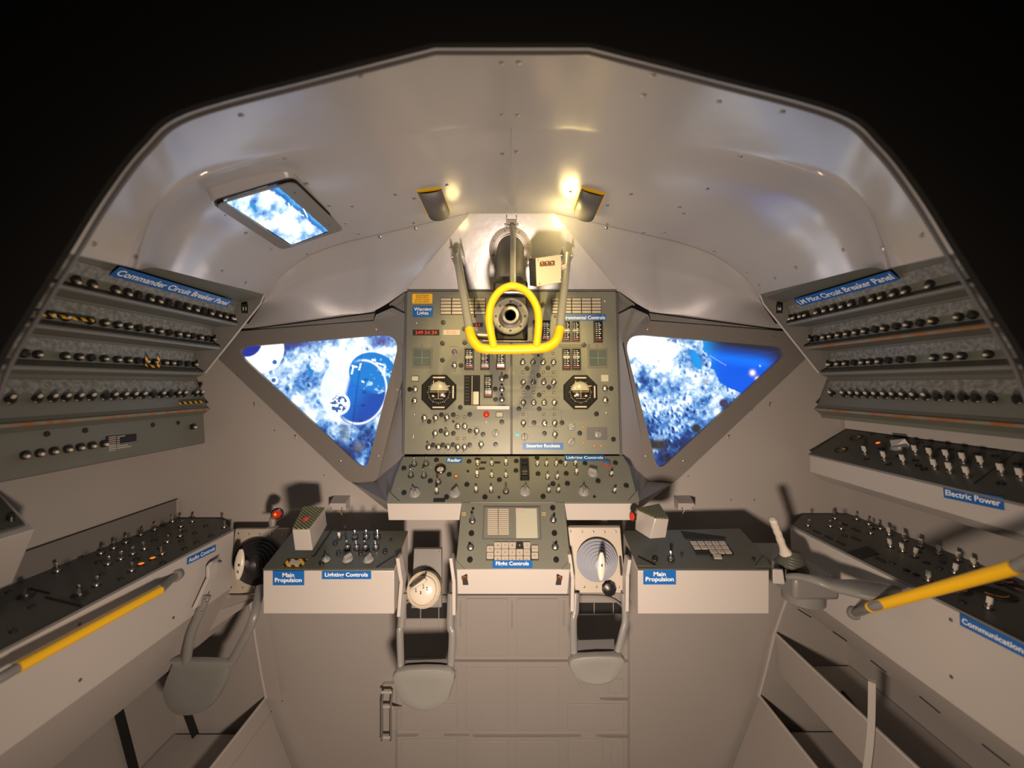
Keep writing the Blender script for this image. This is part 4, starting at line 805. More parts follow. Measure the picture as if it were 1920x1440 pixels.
for x, y in ((400, 245), (728, 215), (1308, 168), (1523, 150)):
    p = onX(x/4.571, 760+y/4.571, x5); m = Matrix.Rotation(math.pi/2, 4, 'Y'); m.translation = p; fastener(Lc, m, .8)
def hz(t, sg, px0, px1, py0, py1, x, m='stripe', th=.007):
    a = onX(px0, py0, x); c = onX(px1, py1, x); MB().tube([a, c], th/2, 4).build('hazard_tape', M_[m], t, smooth=False)
hz(Lc, -1, 70, 175, 588, 601, -.868); hz(Lc, -1, 338, 381, 756, 753, -.897); hz(Lc, -1, 275, 297, 685, 688, -.918); hz(Lc, -1, 275, 275, 666, 685, -.918); hz(Lc, -1, 297, 297, 668, 688, -.918)
hz(Rc, 1, 1540, 1603, 570, 553, .822); hz(Rc, 1, 1529, 1540, 556, 570, .822); hz(Rc, 1, 1594, 1603, 537, 553, .822)
# ------------------------------------------------------------------ side consoles
CZ = EYE-.418; CX = .798; CB = EYE-.58
def side_console(sg, label, z):
    t = thing('side_console', label, 'side console', (sg*.9, .9, z-.17))
    X = lambda x: sg*x
    b = MB(); b.hexa([Vector((X(CX), .56, CB)), Vector((X(CX), 1.13, CB)), Vector((X(1.045), 1.13, CB)), Vector((X(1.045), .56, CB)), Vector((X(CX), .56, z-.003)), Vector((X(CX), 1.145, z-.003)), Vector((X(1.045), 1.145, z-.003)), Vector((X(1.045), .56, z-.003))]); b.build('console_housing', M_['box'], t, .001)
    b = MB(); b.prism([Vector((X(CX+.004), .56, z-.003)), Vector((X(CX+.004), 1.14, z-.003)), Vector((X(.90), 1.235, z-.003)), Vector((X(1.042), 1.235, z-.003)), Vector((X(1.042), .56, z-.003))], (0, 0, .004)); b.build('console_face', M_['dpanel'], t, smooth=False)
    MB().tube([Vector((X(CX+.001), .56, z)), Vector((X(CX+.001), 1.145, z))], .0022, 6).build('face_edge', M_['grey'], t)
    return t
lc = side_console(-1, 'left side console with audio controls sign and toggle switches', CZ)
rc_ = side_console(1, 'lower right side console with communications sign and toggle switches', EYE-.405)
PCL = Plane((-.9, .9, CZ+.001), (-.9, 1.0, CZ+.001), (-1.0, .9, CZ+.001)); PCR = Plane((.9, .9, EYE-.404), (.9, 1.0, EYE-.404), (1.0, .9, EYE-.404))
def RL(x, y): return x/4.174, 920+y/4.174
def RR(x, y): return 1460+x/4.174, 760+y/4.174
def zrot(pl, px, py):  # instruments on the flat consoles: levers upright
    p = pl.at(px, py); return Matrix.Translation(p)
for x, y in ((450,635),(755,745),(625,815),(790,495),(890,455),(985,410),(1100,350),(1210,310),(1350,245),(1505,245),(1755,290),(1415,285),(845,580),(945,540),(1040,500),(1130,460),(1270,500),(1030,630),(1410,360),(1310,405)):
    toggle(lc, zrot(PCL, *RL(x, y)) @ Matrix.Rotation(1.57, 4, 'Z'), random.choice((0, 12, -15)), 'bat', 1.15)
for x, y in ((620,520),(770,560),(1065,535),(800,652),(945,690),(1255,447),(1205,390),(1320,345),(1440,320),(1525,330),(1650,352),(1540,402),(1420,390),(1445,455),(70,793),(250,908),(105,1098),(1275,563),(1610,275),(1275,275)):
    fastener(lc, zrot(PCL, *RL(x, y)), 1.0 if y < 640 else .8)
for x, y in ((1105,580),(1195,535)): lens(lc, zrot(PCL, *RL(x, y)), .0058, 'orange')
for x, y in ((625, 815), (205, 825)): knob(lc, zrot(PCL, *RL(x, y)), .013, 40, 'black')
for a, c in (((240, 770), (390, 805)), ((355, 835), (640, 905))): MB().tube([PCL.at(*RL(*a), .001), PCL.at(*RL(*c), .001)], .0016, 5).build('panel_seam', M_['ink'], lc)
b = MB(); b.hexa([Vector((-1.045, .56, CZ)), Vector((-1.045, 1.235, CZ)), Vector((-1.040, 1.235, CZ)), Vector((-1.040, .56, CZ)), Vector((-1.049, .56, EYE-.36)), Vector((-1.049, 1.24, EYE-.36)), Vector((-1.044, 1.24, EYE-.36)), Vector((-1.044, .56, EYE-.36))]); b.build('back_riser', M_['dgrey'] if 0 else M_['frame'], lc, smooth=False)
struct(MB().tube([Vector((-1.046, .56, EYE-.359)), Vector((-1.046, 1.245, EYE-.359))], .0016, 5), 'trim_10', M_['dark'])
def face_plane(sg, x=CX): return Plane((sg*x, .9, 1.0), (sg*x, .9+sg*-.1, 1.0), (sg*x, .9, 1.1))
FCL = Plane((-CX-.000, .9, 1.0), (-CX, 1.0, 1.0), (-CX, .9, 1.1)); FCR = Plane((CX, .9, 1.0), (CX, .8, 1.0), (CX, .9, 1.1))
def quadsign(pl, P, s, parent, bold=.02):  # P: pixel corners bl, br (baseline side) and tl; sign lies in the plane
    a, b_, c_ = pl.at(*P[0]), pl.at(*P[1]), pl.at(*P[2]); w_ = (b_-a).length; h = (c_-a).length; u = (b_-a).normalized(); v = pl.n.cross(u); m = Matrix((u, v, pl.n)).transposed().to_4x4(); m.translation = a+u*w_/2+v*h/2
    o = inst(parent, 'sign', rbox(w_, h, .0012, .0008).mesh('sign', M_['blue'], False), m); lettering(s, w_*.92, h*.62, M_['white'], o, m @ Matrix.Translation((0, 0, .0015)), bold)
quadsign(FCL, ((350, 1059), (403.5, 1033), (350, 1046)), 'Audio Controls', lc)
quadsign(FCR, ((1801, 1172), (1935, 1240), (1801, 1150)), 'Communications', rc_)
for x, y in ((325, 1158), (150, 1275), (150, 1170)): screw(lc, FCL.M(x, y), 1, 'dsteel')
for x, y in ((1783, 1162), (1784, 1269)): screw(rc_, FCR.M(x, y), 1, 'dsteel')
MB().tube(spline([FCL.at(*RL(1620, 600), .003), FCL.at(*RL(1625, 575), .003), FCL.at(*RL(1660, 545), .003), FCL.at(*RL(1720, 555), .003)], 5), .0028, 6).build('armrest_rail', M_['dgrey'], lc)
# right lower console instruments
for x, y in ((440,890),(230,945),(405,950),(490,970),(610,895),(705,935),(795,970),(865,1015),(990,1060),(720,1005),(875,1110),(970,1145),(1065,1185),(1110,1110),(1250,1165),(1405,1215),(1530,1265),(1170,1375),(1640,1590),(1375,1315)):
    toggle(rc_, zrot(PCR, *RR(x, y)) @ Matrix.Rotation(-1.57, 4, 'Z'), random.choice((0, 10, -10)), 'paddle' if x > 850 else 'bat', 1.1)
for x, y in ((300,992),(390,1035),(485,1080),(605,975),(510,930),(605,1045),(795,1210)):
    p = PCR.at(*RR(x, y)); MB().box(p.x-.003, p.x+.003, p.y-.012, p.y+.012, p.z-.001, p.z+.0022).build('slot_indicator', M_['ink'], rc_, smooth=False)
for x, y in ((890,1235),(740,965),(515,1020),(1090,1145),(1285,1225),(1155,1230),(1260,1275),(1580,1220),(1075,1325),(1435,1540),(1730,1400),(1000,1290)): fastener(rc_, zrot(PCR, *RR(x, y)), .95)
MB().prism([PCR.at(*RR(*p)) for p in ((535, 1150), (700, 1105), (785, 1165), (650, 1200))], (0, 0, .0015)).build('speaker_grille', M_['ink'], rc_, smooth=False)
for x, y, r in ((1685, 1472, .030), (1750, 1370, .022), (1400, 1440, .02), (1900, 1440, .02)):
    o = inst(rc_, 'pressure_gauge', MB().lathe([(r, 0), (r, .0025), (r*.9, .003), (r*.85, .0008), (.0004, .0008)], 26).mesh('pressure_gauge', M_['ink']), zrot(PCR, *RR(x, y)))
    b = MB(); b.tube([Vector((r*.6*math.cos(a), r*.6*math.sin(a), .0015)) for a in [math.radians(d) for d in range(180, 330, 15)]], .0018, 5); inst(o, 'gauge_arc', b.mesh('gauge_arc', M_['green']), zrot(PCR, *RR(x, y)))
# upper right shelf console (electric power)
UC = thing('shelf_console', 'narrow sloping shelf console with electric power sign on the right wall', 'shelf console', (.98, .9, EYE-.29))
def up(x, y, z): return Vector((x, y, EYE+z))
prf = [(.9, -.213), (.9005, -.228), (.902, -.266), (.94, -.292), (1.045, -.292), (1.045, -.140)]
b = MB(); y0, y1 = .56, 1.205; n = len(prf); b.add([up(x, y0, z) for x, z in prf]+[up(x, y1+max(0, (x-.9))*.2, z) for x, z in prf], [(i, (i+1) % n, n+(i+1) % n, n+i) for i in range(n)]+[tuple(range(n))[::-1], tuple(range(n, 2*n))]); b.build('shelf_housing', M_['box'], UC, .001)
PU = Plane(up(.9, 1.2, -.2115), up(.9, .6, -.2115), up(1.045, 1.2, -.1385))
b = MB(); b.prism([up(.899, y0, -.213), up(.899, 1.206, -.213), up(1.046, 1.236, -.138), up(1.046, y0, -.138)], (-.0005, 0, .002)); b.build('shelf_face', M_['dpanel'], UC, smooth=False)
MB().tube([up(.899, y0, -.213), up(.899, 1.206, -.213)], .0028, 6).build('face_edge', M_['grey'], UC)
for i, (x, y) in enumerate(((680,385),(830,430),(980,460),(1075,385),(1190,408),(1320,425),(1450,452),(1590,480),(1345,530),(1480,565),(1750,545),(1900,585),(1225,500))): toggle(UC, PU.M(*RR(x, y)), 10, 'paddle', 1.25)
for x, y in ((735,232),(805,345),(690,425),(855,252),(1110,295),(1165,330),(1275,345),(1270,292),(1350,350),(945,405),(1075,437),(860,468),(1095,480),(1140,508),(1420,365),(1555,385),(1695,403),(1685,350),(1745,620),(1870,465)): fastener(UC, PU.M(*RR(x, y)), 1.05)
knob(UC, PU.M(*RR(950, 330)), .020, -40); lens(UC, PU.M(*RR(780, 300)), .0055, 'orange')
for x, y in ((610, 257), (490, 352)):
    M = PU.M(*RR(x, y)); o = inst(UC, 'power_gauge', MB().lathe([(.0165, 0), (.0165, .003), (.0145, .0035), (.013, .0008), (.0004, .0008)], 24).mesh('power_gauge', M_['ink']), M)
    b = MB(); b.tube([Vector((.009*math.cos(a), .009*math.sin(a), .0014)) for a in [math.radians(d) for d in range(-60, 130, 15)]], .0012, 5); inst(o, 'gauge_arc', b.mesh('gauge_arc', M_['orange' if 0 else 'gold']), M)
MB().tube([PU.at(*RR(1530, 620), .001), PU.at(*RR(1880, 355), .001)], .0016, 5).build('panel_seam', M_['ink'], UC)
FU = Plane(up(.9, 1.2, -.213), up(.9, .6, -.213), up(.902, 1.2, -.266)); FU.n = -FU.n if FU.n.x > 0 else FU.n; 
quadsign(FU, ((1771, 933), (1884, 957), (1771, 912)), 'Electric Power', UC)
struct(MB().box(1.036, 1.05, .56, 1.24, EYE-.138, EYE-.104), 'trim_11', M_['box'])
b = MB(); b.box(1.046, 1.05, 1.10, 1.235, EYE-.103, EYE-.088); b.box(1.046, 1.05, .56, 1.03, EYE-.103, EYE-.082); struct(b, 'trim_12', M_['dark'])
# small valve box on the far left
vb = thing('valve_box', 'pale box above the left side console at the picture edge, with a sloping lid', 'box', (-1.0, .65, EYE-.385))
b = MB(); P = [up(-.90, .57, -.274), up(-1.046, .57, -.20), up(-1.046, .57, -.385), up(-.965, .57, -.385)]; Q = [up(-.90, .752, -.274), up(-1.046, .80, -.20), up(-1.046, .80, -.385), up(-.965, .77, -.385)]
b.add(P+Q, [(0, 1, 2, 3), (7, 6, 5, 4), (0, 4, 5, 1), (1, 5, 6, 2), (2, 6, 7, 3), (3, 7, 4, 0)]); b.build('box_body', M_['box'], vb, .002)
MB().prism([up(-.91, .57, -.266), up(-.91, .745, -.266), up(-1.04, .79, -.20), up(-1.04, .57, -.20)], (0, 0, .004)).build('box_lid', M_['dpanel'], vb, .001)
MB().lathe([(.006, 0), (.006, .01), (.004, .012)], 12, Matrix.Translation(up(-.93, .74, -.256))).build('lid_catch', M_['black'], vb)
MB().tube([up(-.94, .58, -.245), up(-.97, .70, -.232)], .003, 6).build('lid_rod', M_['rust'], vb)
# ------------------------------------------------------------------ stowage bins under the consoles
def bin_(sg, label):
    t = thing('stowage_bin', label, 'stowage bin', (sg*.9, .9, EYE-1.3)); X = lambda x: sg*x
    q = lambda x, y, Y: V(960+sg*x, y, Y)
    # sloping valance under the console
    b = MB(); b.prism([Vector((X(CX+.004), .56, CB-.002)), Vector((X(CX+.004), 1.13, CB-.002)), Vector((X(.862), 1.24, EYE-.668 if sg > 0 else EYE-.72)), Vector((X(.862), .56, EYE-.668 if sg > 0 else EYE-.72))], (X(.004), 0, 0)); b.build('valance', M_['wall'], t, smooth=False)
    FWD = .048 if sg < 0 else .008
    # upright flange where the bin meets the front wall
    FL_ = [(-.64, .862), (-.70, .84), (-.773, .815), (-.90, .785), (-.970, .766)] if sg > 0 else [(-.66, .815), (-.80, .795), (-.90, .778), (-.974, .763)]
    b = MB()
    for (z0, x0), (z1, x1) in zip(FL_, FL_[1:]): b.prism([up(X(x0), 1.236, z0), up(X(x1), 1.236, z1), up(X(x1-FWD), 1.236, z1), up(X(x0-FWD), 1.236, z0)], (0, .003, 0))
    b.build('end_flange', M_['wall'], t, smooth=False)
    b = MB()
    for (z0, x0), (z1, x1) in zip(FL_, FL_[1:]): b.tube([up(X(x0), 1.235, z0), up(X(x1), 1.235, z1)], .0035, 6)
    b.build('flange_lip', M_['box'], t)
    shelves = [(-.773, .815), (-.967, .766)] if sg > 0 else [(-.974, .763)]
    for z, x in shelves:
        dd = .10 if z > -.9 else .22; last = z == shelves[-1][0]; xb, zb_ = (.58, -1.45) if last else (x, z-dd)
        b = MB(); b.hexa([up(X(xb), .56, zb_), up(X(xb), 1.232, zb_), up(X(xb+.006), 1.232, zb_), up(X(xb+.006), .56, zb_), up(X(x), .56, z), up(X(x), 1.232, z), up(X(x+.006), 1.232, z), up(X(x+.006), .56, z)])
        b.box(min(X(x), X(1.045)), max(X(x), X(1.045)), .56, 1.232, EYE+z-.11, EYE+z-dd); b.build('shelf_trough', M_['wall'], t, smooth=False)
        MB().tube([up(X(x+.001), .56, z), up(X(x+.001), 1.236, z)], .0045 if sg > 0 else .004, 6).build('shelf_lip', M_['box'], t)
    if sg < 0: MB().tube([up(-.7455, .56, -1.018), up(-.7455, 1.236, -1.018)], .0012, 5).build('face_seam', M_['seam'], t)
    return t
lbn = bin_(-1, 'open stowage bin below the left side console, with black straps inside')
rbn = bin_(1, 'open stowage bins with angled shelves below the right side console')
b = MB()
MB().tube(spline([up(.80, .885, -.66), up(.795, .885, -.80), up(.765, .885, -.97), up(.70, .885, -1.2)], 5), .009, 4).build('divider', M_['box'], rbn, smooth=False)
for a in ((1497, 1142, 1521, 1157), (1563, 1184, 1588, 1201), (1634, 1238, 1662, 1260), (1725, 1305, 1763, 1336), (1843, 1395, 1893, 1434)):
    pv = Plane(up(CX+.004, .6, -.582), up(CX+.004, 1.0, -.582), up(.862, .6, -.668)); pv.n = -pv.n if pv.n.x > 0 else pv.n
    MB().tube([pv.at(a[0], a[1], .001), pv.at(a[2], a[3], .001)], .0018, 5).build('slot', M_['dark'], rbn)
for P in (((218, 1310), (252, 1440), (262, 1480)), ((315, 1240), (350, 1330), (375, 1400))):
    L_ = [onX(x, y, -1.04 if P[0][0] < 300 else -.975) for x, y in P]; b = MB()
    for p, q in zip(L_, L_[1:]): b.hexa([q+Vector((0, -.011, 0)), q+Vector((0, .011, 0)), q+Vector((-.004, .011, 0)), q+Vector((-.004, -.011, 0)), p+Vector((0, -.011, 0)), p+Vector((0, .011, 0)), p+Vector((-.004, .011, 0)), p+Vector((-.004, -.011, 0))])
    b.build('strap', M_['ink'], lbn, smooth=False)
MB().tube([up(.93, 1.12, -.868), up(.90, .98, -.868)], .006, 6).build('shelf_slot', M_['dark'], rbn)
MB().prism([V(425, 1116, 1.14), V(490, 1116, 1.10), V(482, 1122, 1.12), V(360, 1205, 1.12), V(365, 1160, 1.13)], (0, .004, 0)).build('gusset', M_['wall'], lbn, smooth=False)
# ------------------------------------------------------------------ hand controllers
def mount(name, label, P, hole=None, pb='plate'):
    t = thing(name, label, 'hand controller', P[3]+Vector((0, .02, 0)))
    MB().prism(P, (0, .012, 0)).build('mounting_plate', M_[pb], t, .0015)
    return t
def boot(t, c, n, R, m, handle_dir, nring=7):
    mm = mat_at(c, n); pr = []
    for i in range(nring):
        r = R*(1-.78*i/nring); z = .007*i; pr += [(r, z), (r*1.01, z+.003), (r-.0018, z+.0055), (r-R*.07, z+.0035)]
    pr += [(R*.16, .007*nring), (.0005, .007*nring+.002)]
    inst(t, 'rubber_boot', MB().lathe(pr, 36).mesh('rubber_boot', M_[m]), mm); return mm
hl = mount('hand_controller', 'hand controller with black ribbed rubber boot and ivory grip, beside the left side console', [V(441, 992, 1.17), V(541, 992, 1.17), V(492, 1114, 1.14), V(427, 1113, 1.14)])
c = V(484, 1052, 1.15); n = Vector((.10, -1, .1)).normalized(); mm = boot(hl, c, n, .066, 'bellow', None)
def grip(t, A, B, rs, m='ivory', flat=.55, name='grip'):
    b = MB(); N = 10; pts = [A.lerp(B, i/N) for i in range(N+1)]; R = [max(.0015, rs*math.sin(math.pi*(.06+.88*i/N))**.6) for i in range(N+1)]; b.tube(pts, R, 16, flat=flat); return b.build(name, M_[m], t)
MB().tube([c+n*.045, V(462, 1055, 1.07)], [.006, .006], 12).build('stick', M_['steel'], hl)
g = grip(hl, V(452, 1030, 1.065), V(446, 1086, 1.05), .013); screw(hl, mat_at(V(448, 1060, 1.045), Vector((0, -1, 0))), .8, 'black'); screw(hl, mat_at(V(446, 1073, 1.04), Vector((0, -1, 0))), .8)
for x, y in ((448, 1000), (468, 1001), (488, 1001), (508, 1002), (531, 1002), (434, 1101), (456, 1101), (477, 1101)): screw(hl, Plane(V(441, 992, 1.17), V(541, 992, 1.17), V(441, 1113, 1.14)).M(x, y, .001), .8)
hr = mount('hand_controller', 'hand controller with blue-grey ribbed rubber boot on beige plate, right of the keypad unit', [V(1065, 989, 1.0), V(1163, 989, 1.0), V(1173, 1112, .97), V(1079, 1112, .97)])
MB().hexa([V(1078, 1112, .985), V(1172, 1112, .985), V(1130, 1105, 1.236), V(1080, 1105, 1.236), V(1066, 985, 1.01), V(1163, 985, 1.01), V(1130, 990, 1.236), V(1070, 990, 1.236)]).build('controller_housing', M_['grey'], hr, .002)
c = V(1119, 1050, .975); n = Vector((0, -1, .14)).normalized(); mm = boot(hr, c, n, .050, 'bellow2', None); MB().tube([c+n*.04, V(1126, 1058, .90)], .005, 12).build('stick', M_['steel'], hr)
grip(hr, V(1128, 1036, .90), V(1127, 1088, .89), .009); screw(hr, mat_at(V(1128.5, 1061, .885), Vector((0, -1, 0))), .6, 'black')
MB().lathe([(.016, 0), (.018, .004), (.016, .012), (.008, .016), (.0005, .017)], 9, mat_at(V(1141, 1102, .97), Vector((0, -1, .1)))).build('star_knob', M_['black'], hr)
PH = Plane(V(1065, 989, 1.0), V(1163, 989, 1.0), V(1065, 1112, .97))
for x, y in ((1069, 996), (1091, 997), (1112, 997), (1133, 997), (1154, 997), (1095, 1100), (1118, 1100), (1160, 1100)): screw(hr, PH.M(x, y, .001), .8)
MB().prism([PH.at(x, y, .002) for x, y in ((1160, 1042), (1164, 1042), (1168, 1078), (1163, 1078))], (0, -.002, 0)).build('data_tag', M_['ink'], hr, smooth=False)
hc = mount('thrust_controller', 'white round thrust controller on grey plate, between the left box console and the keypad unit', [V(776, 1029, 1.06), V(828, 1029, 1.06), V(828, 1139, 1.02), V(771, 1141, 1.02)], pb='grey')
MB().hexa([V(772, 1139, 1.03), V(828, 1139, 1.03), V(828, 1130, 1.236), V(778, 1130, 1.236), V(777, 1031, 1.07), V(827, 1031, 1.07), V(825, 1040, 1.236), V(780, 1040, 1.236)]).build('controller_housing', M_['grey'], hc, .002)
n = Vector((.0, -1, .35)).normalized(); c = V(794, 1106, .985); mm = mat_at(c, n)
inst(hc, 'control_drum', MB().lathe([(.041, -.035), (.041, -.006), (.042, -.002), (.040, 0), (.0385, -.003), (.0375, 0), (.0355, .001), (.034, -.004), (.0005, -.004)], 40).mesh('control_drum', M_['cream']), mm)
inst(hc, 'drum_face', MB().lathe([(.033, -.003), (.031, .004), (.022, .009), (.0005, .010)], 32).mesh('drum_face', M_['ivory']), mm)
b = MB(); b.tube(spline([V(772, 1104, .965), V(784, 1096, .955), V(796, 1088, .96), V(800, 1081, .965)], 5), [.007]*8+[.009]*4+[.004]*4, 12, flat=.6); b.build('t_handle', M_['ivory'], hc)
for x, y in ((789, 1113), (794, 1102), (801, 1106), (780, 1109)): screw(hc, mat_at(V(x, y, .962), n), .55, 'black')
for x, y in ((824, 1034), (822, 1136)): screw(hc, Plane(V(776, 1029, 1.06), V(828, 1029, 1.06), V(771, 1141, 1.02)).M(x, y, .001), .6, 'dsteel')
# pistol grip on the right
pg = thing('hand_controller', 'ivory pistol grip controller with wrinkled boot, right of the box console with the keypad', 'hand controller', V(1490, 1130, 1.0))
b = MB(); b.tube(spline([V(1449, 974, .95), V(1453, 985, .955), V(1460, 1003, .96), V(1466, 1020, .965), V(1474, 1038, .97)], 5), [.0065, .0085, .0095, .0095, .009, .0095, .0095, .0085, .0095, .0095, .0085, .0085, .0095, .0095, .009, .0085, .009, .010, .012, .014, .016], 14, flat=.8); b.build('grip', M_['ivory'], pg)
pr = []
for i in range(5): pr += [(.036-.003*i, .006*i-.006), (.033-.003*i, .006*i-.002)]
inst(pg, 'wrinkled_boot', MB().lathe(pr+[(.016, .03), (.0005, .031)], 28).mesh('wrinkled_boot', M_['dpanel']), Matrix.Translation(V(1484, 1056, .97)) @ Matrix.Rotation(.15, 4, 'Y'))
p = V(1500, 1075, .98); b = MB(); b.box(p.x-.055, p.x+.05, .92, 1.13, p.z-.035, p.z+.018); b.build('controller_body', M_['grey'], pg, .008)
p = V(1460, 1090, .93); MB().lathe([(.038, -.02), (.045, -.016), (.045, .05), (.04, .055)], 30, Matrix.Translation(V(1506, 1112, .97)) @ Matrix.Rotation(.0, 4, 'X')).build('lower_can', M_['grey'], pg)
for x, y in ((1547, 1080), (1557, 1081)): screw(pg, mat_at(V(x, y, .93), Vector((0, -1, .4))), .9)
# ------------------------------------------------------------------ armrests
def padmesh(P, Y, th, t, lean=0):
    L = [(p.x, p.y) for p in spline([((x-960)/F*Y, EYE+(720-y)/F*Y, 0) for x, y in P], 4, True)]; cx = sum(p[0] for p in L)/len(L); cz = sum(p[1] for p in L)/len(L)
    b = MB(); lay = [(.90, 0), (1, .25), (1, .75), (.965, .95), (.86, 1.04), (.6, 1.0), (.25, .93)]; n = len(L); vs = []
    for s, d in lay: vs += [(cx+(x-cx)*s, Y-th*d, cz+(z-cz)*s) for x, z in L]
    b.add(vs, [(k*n+i, k*n+(i+1) % n, (k+1)*n+(i+1) % n, (k+1)*n+i) for k in range(len(lay)-1) for i in range(n)]+[tuple(range(n))[::-1], tuple((len(lay)-1)*n+i for i in range(n))])
    return b.build('armrest_pad', M_['pad'], t)
def armrest(label, pad, Y, tubes, brk, r=.0085):
    t = thing('armrest', label, 'armrest', V(pad[0][0]+40, pad[0][1]+60, Y)); padmesh(pad, Y, .022, t)
    for T in tubes: MB().tube(spline([V(*p) for p in T], 6), r, 12, flat=.8).build('support_tube', M_['grey'], t)
    for B in brk: 
        b = MB()
        for (a, c_) in zip(B, B[1:]): p, q = V(*a), V(*c_); b.hexa([q+Vector((-.004, 0, 0)), q+Vector((.004, 0, 0)), q+Vector((.004, .03, 0)), q+Vector((-.004, .03, 0)), p+Vector((-.004, 0, 0)), p+Vector((.004, 0, 0)), p+Vector((.004, .03, 0)), p+Vector((-.004, .03, 0))])
        b.build('hinge_bracket', M_['box'], t, .001)
    return t
a1 = armrest('folded grey armrest hanging between the left side console and left box console', [(339, 1229), (436, 1231), (439, 1240), (434, 1265), (422, 1290), (406, 1312), (378, 1328), (342, 1328), (322, 1307), (318, 1280), (335, 1235)], 1.0, [[(388, 1116, 1.01), (374, 1150, 1.0), (358, 1190, .99), (349, 1245, .985)], [(488, 1100, 1.06), (478, 1150, 1.0), (462, 1190, .99), (432, 1245, .99)]], [[(396, 1054, 1.03), (389, 1062, 1.025), (389, 1084, 1.02), (362, 1142, .98)]], .0105)
for x, y in ((386, 1126), (378, 1144)): screw(a1, mat_at(V(x, y, .995), Vector((.2, -1, 0))), .9)
a2 = armrest('folded grey armrest hanging just left of the keypad unit, below the white controller', [(747, 1248), (848, 1246), (848, 1284), (838, 1304), (817, 1317), (791, 1320), (765, 1309), (750, 1290)], .93, [[(757, 1112, .95), (752, 1172, .94), (750, 1185, .935), (752, 1256, .93)], [(846, 1112, .95), (844, 1172, .94), (848, 1190, .935), (845, 1256, .93)]], [[(745, 1047, .93), (752, 1092, .93), (747, 1157, .93)], [(845, 1047, .93), (851, 1092, .93), (851, 1154, .93)]])
MB().hexa([V(758, 1247, .94), V(842, 1247, .94), V(838, 1244, .96), V(762, 1244, .96), V(760, 1238, .94), V(838, 1236, .94), V(834, 1234, .96), V(768, 1234, .96)]).build('pad_hinge', M_['dgrey'], a2, .001)
a3 = armrest('folded grey armrest hanging just right of the keypad unit, below the blue-grey boot', [(1071, 1224), (1162, 1221), (1158, 1252), (1143, 1266), (1118, 1272), (1089, 1267), (1072, 1252)], .93, [[(1080, 1112, .95), (1078, 1147, .94), (1075, 1165, .935), (1076, 1232, .93)], [(1170, 1112, .95), (1173, 1160, .94), (1168, 1185, .935), (1157, 1230, .93)]], [[(1068, 1040, .93), (1074, 1085, .93), (1073, 1147, .93)], [(1181, 1050, .93), (1177, 1080, .93), (1176, 1147, .93)]])
MB().hexa([V(1082, 1224, .94), V(1152, 1221, .94), V(1150, 1218, .96), V(1084, 1219, .96), V(1083, 1200, .96), V(1152, 1198, .96), V(1150, 1197, .98), V(1085, 1199, .98)]).build('pad_hinge', M_['dgrey'], a3, .001)
# raised right armrest
a4 = thing('armrest', 'raised grey armrest with thick rounded pad by the right side console', 'armrest', V(1560, 1110, .85))
C_l = [V(1478, 1081, .93), V(1500, 1082, .90), V(1530, 1088, .87), V(1560, 1097, .855), V(1595, 1102, .835), V(1630, 1107, .82), V(1660, 1111, .81), V(1674, 1112, .80)]
sp = spline(C_l, 5); N = len(sp); R_ = [.008+(.040-.008)*min(1, max(0, (i/N-.15)/.5))**1.2 for i in range(N)]; R_[-1] = .012; R_[-2] = .026; R_[-3] = .034
b = MB(); vs = []; n = 18
for i, p in enumerate(sp):
    t_ = (sp[min(i+1, N-1)]-sp[max(i-1, 0)]).normalized(); s_ = t_.cross(Vector((0, 0, 1))).normalized(); u2 = s_.cross(t_)
    hh = .007+.006*min(1, i/N*1.6) if i < N-2 else .010
    for k_ in range(n): an = 2*math.pi*k_/n; vs.append(p+s_*math.cos(an)*R_[i]+u2*math.sin(an)*hh)
b.add(vs, [(k_*n+i, k_*n+(i+1) % n, (k_+1)*n+(i+1) % n, (k_+1)*n+i) for k_ in range(N-1) for i in range(n)]+[tuple(range(n))[::-1], tuple((N-1)*n+i for i in range(n))]); b.build('armrest_pad', M_['pad'], a4)
MB().hexa([V(1449, 1094, .925), V(1472, 1096, .925), V(1472, 1094, .97), V(1449, 1092, .97), V(1449, 1067, .925), V(1468, 1068, .925), V(1468, 1066, .97), V(1449, 1065, .97)]).build('hinge_bracket', M_['box'], a4, .002)
# ------------------------------------------------------------------ hand rails
def rail(label, pts, yel, r, base):
    t = thing('hand_rail', label, 'hand rail', base)
    MB().tube(spline(pts, 6), r, 14).build('rail_tube', M_['grey'], t); MB().tube(yel, r*1.18, 16).build('yellow_sleeve', M_['yellow'], t)
    m = mat_at(pts[0], (pts[1]-pts[0]).normalized()); MB().lathe([(r*1.7, -.008), (r*1.7, .006), (r*1.3, .010)], 16, m).build('rail_foot', M_['grey'], t); return t
rail('yellow-sleeved hand rail along the face of the left side console', [onX(331, 1079, -.796), onX(322, 1086, -.785), onX(308, 1100, -.762), onX(299, 1107.5, -.75)]+[onX(299, 1107.5, -.75).lerp(onX(31, 1253, -.75), i/5) for i in range(1, 6)]+[ onX(-10, 1275, -.75), up(-.785, .565, -.43)], [onX(299.5, 1107, -.75), onX(31, 1253, -.75)], .0078, onX(300, 1120, -.79))
rail('yellow-sleeved hand rail slanting up across the right side console', [onX(1602, 1150, .796), onX(1612, 1147, .765), onX(1632, 1139, .712)]+[onX(1632, 1139, .712).lerp(onX(1905, 1063, .70), i/5) for i in range(1, 6)]+[onX(1945, 1052, .70), up(.79, .562, -.29)], [onX(1632, 1139, .712), onX(1905, 1063, .70)], .0082, onX(1604, 1156, .79))
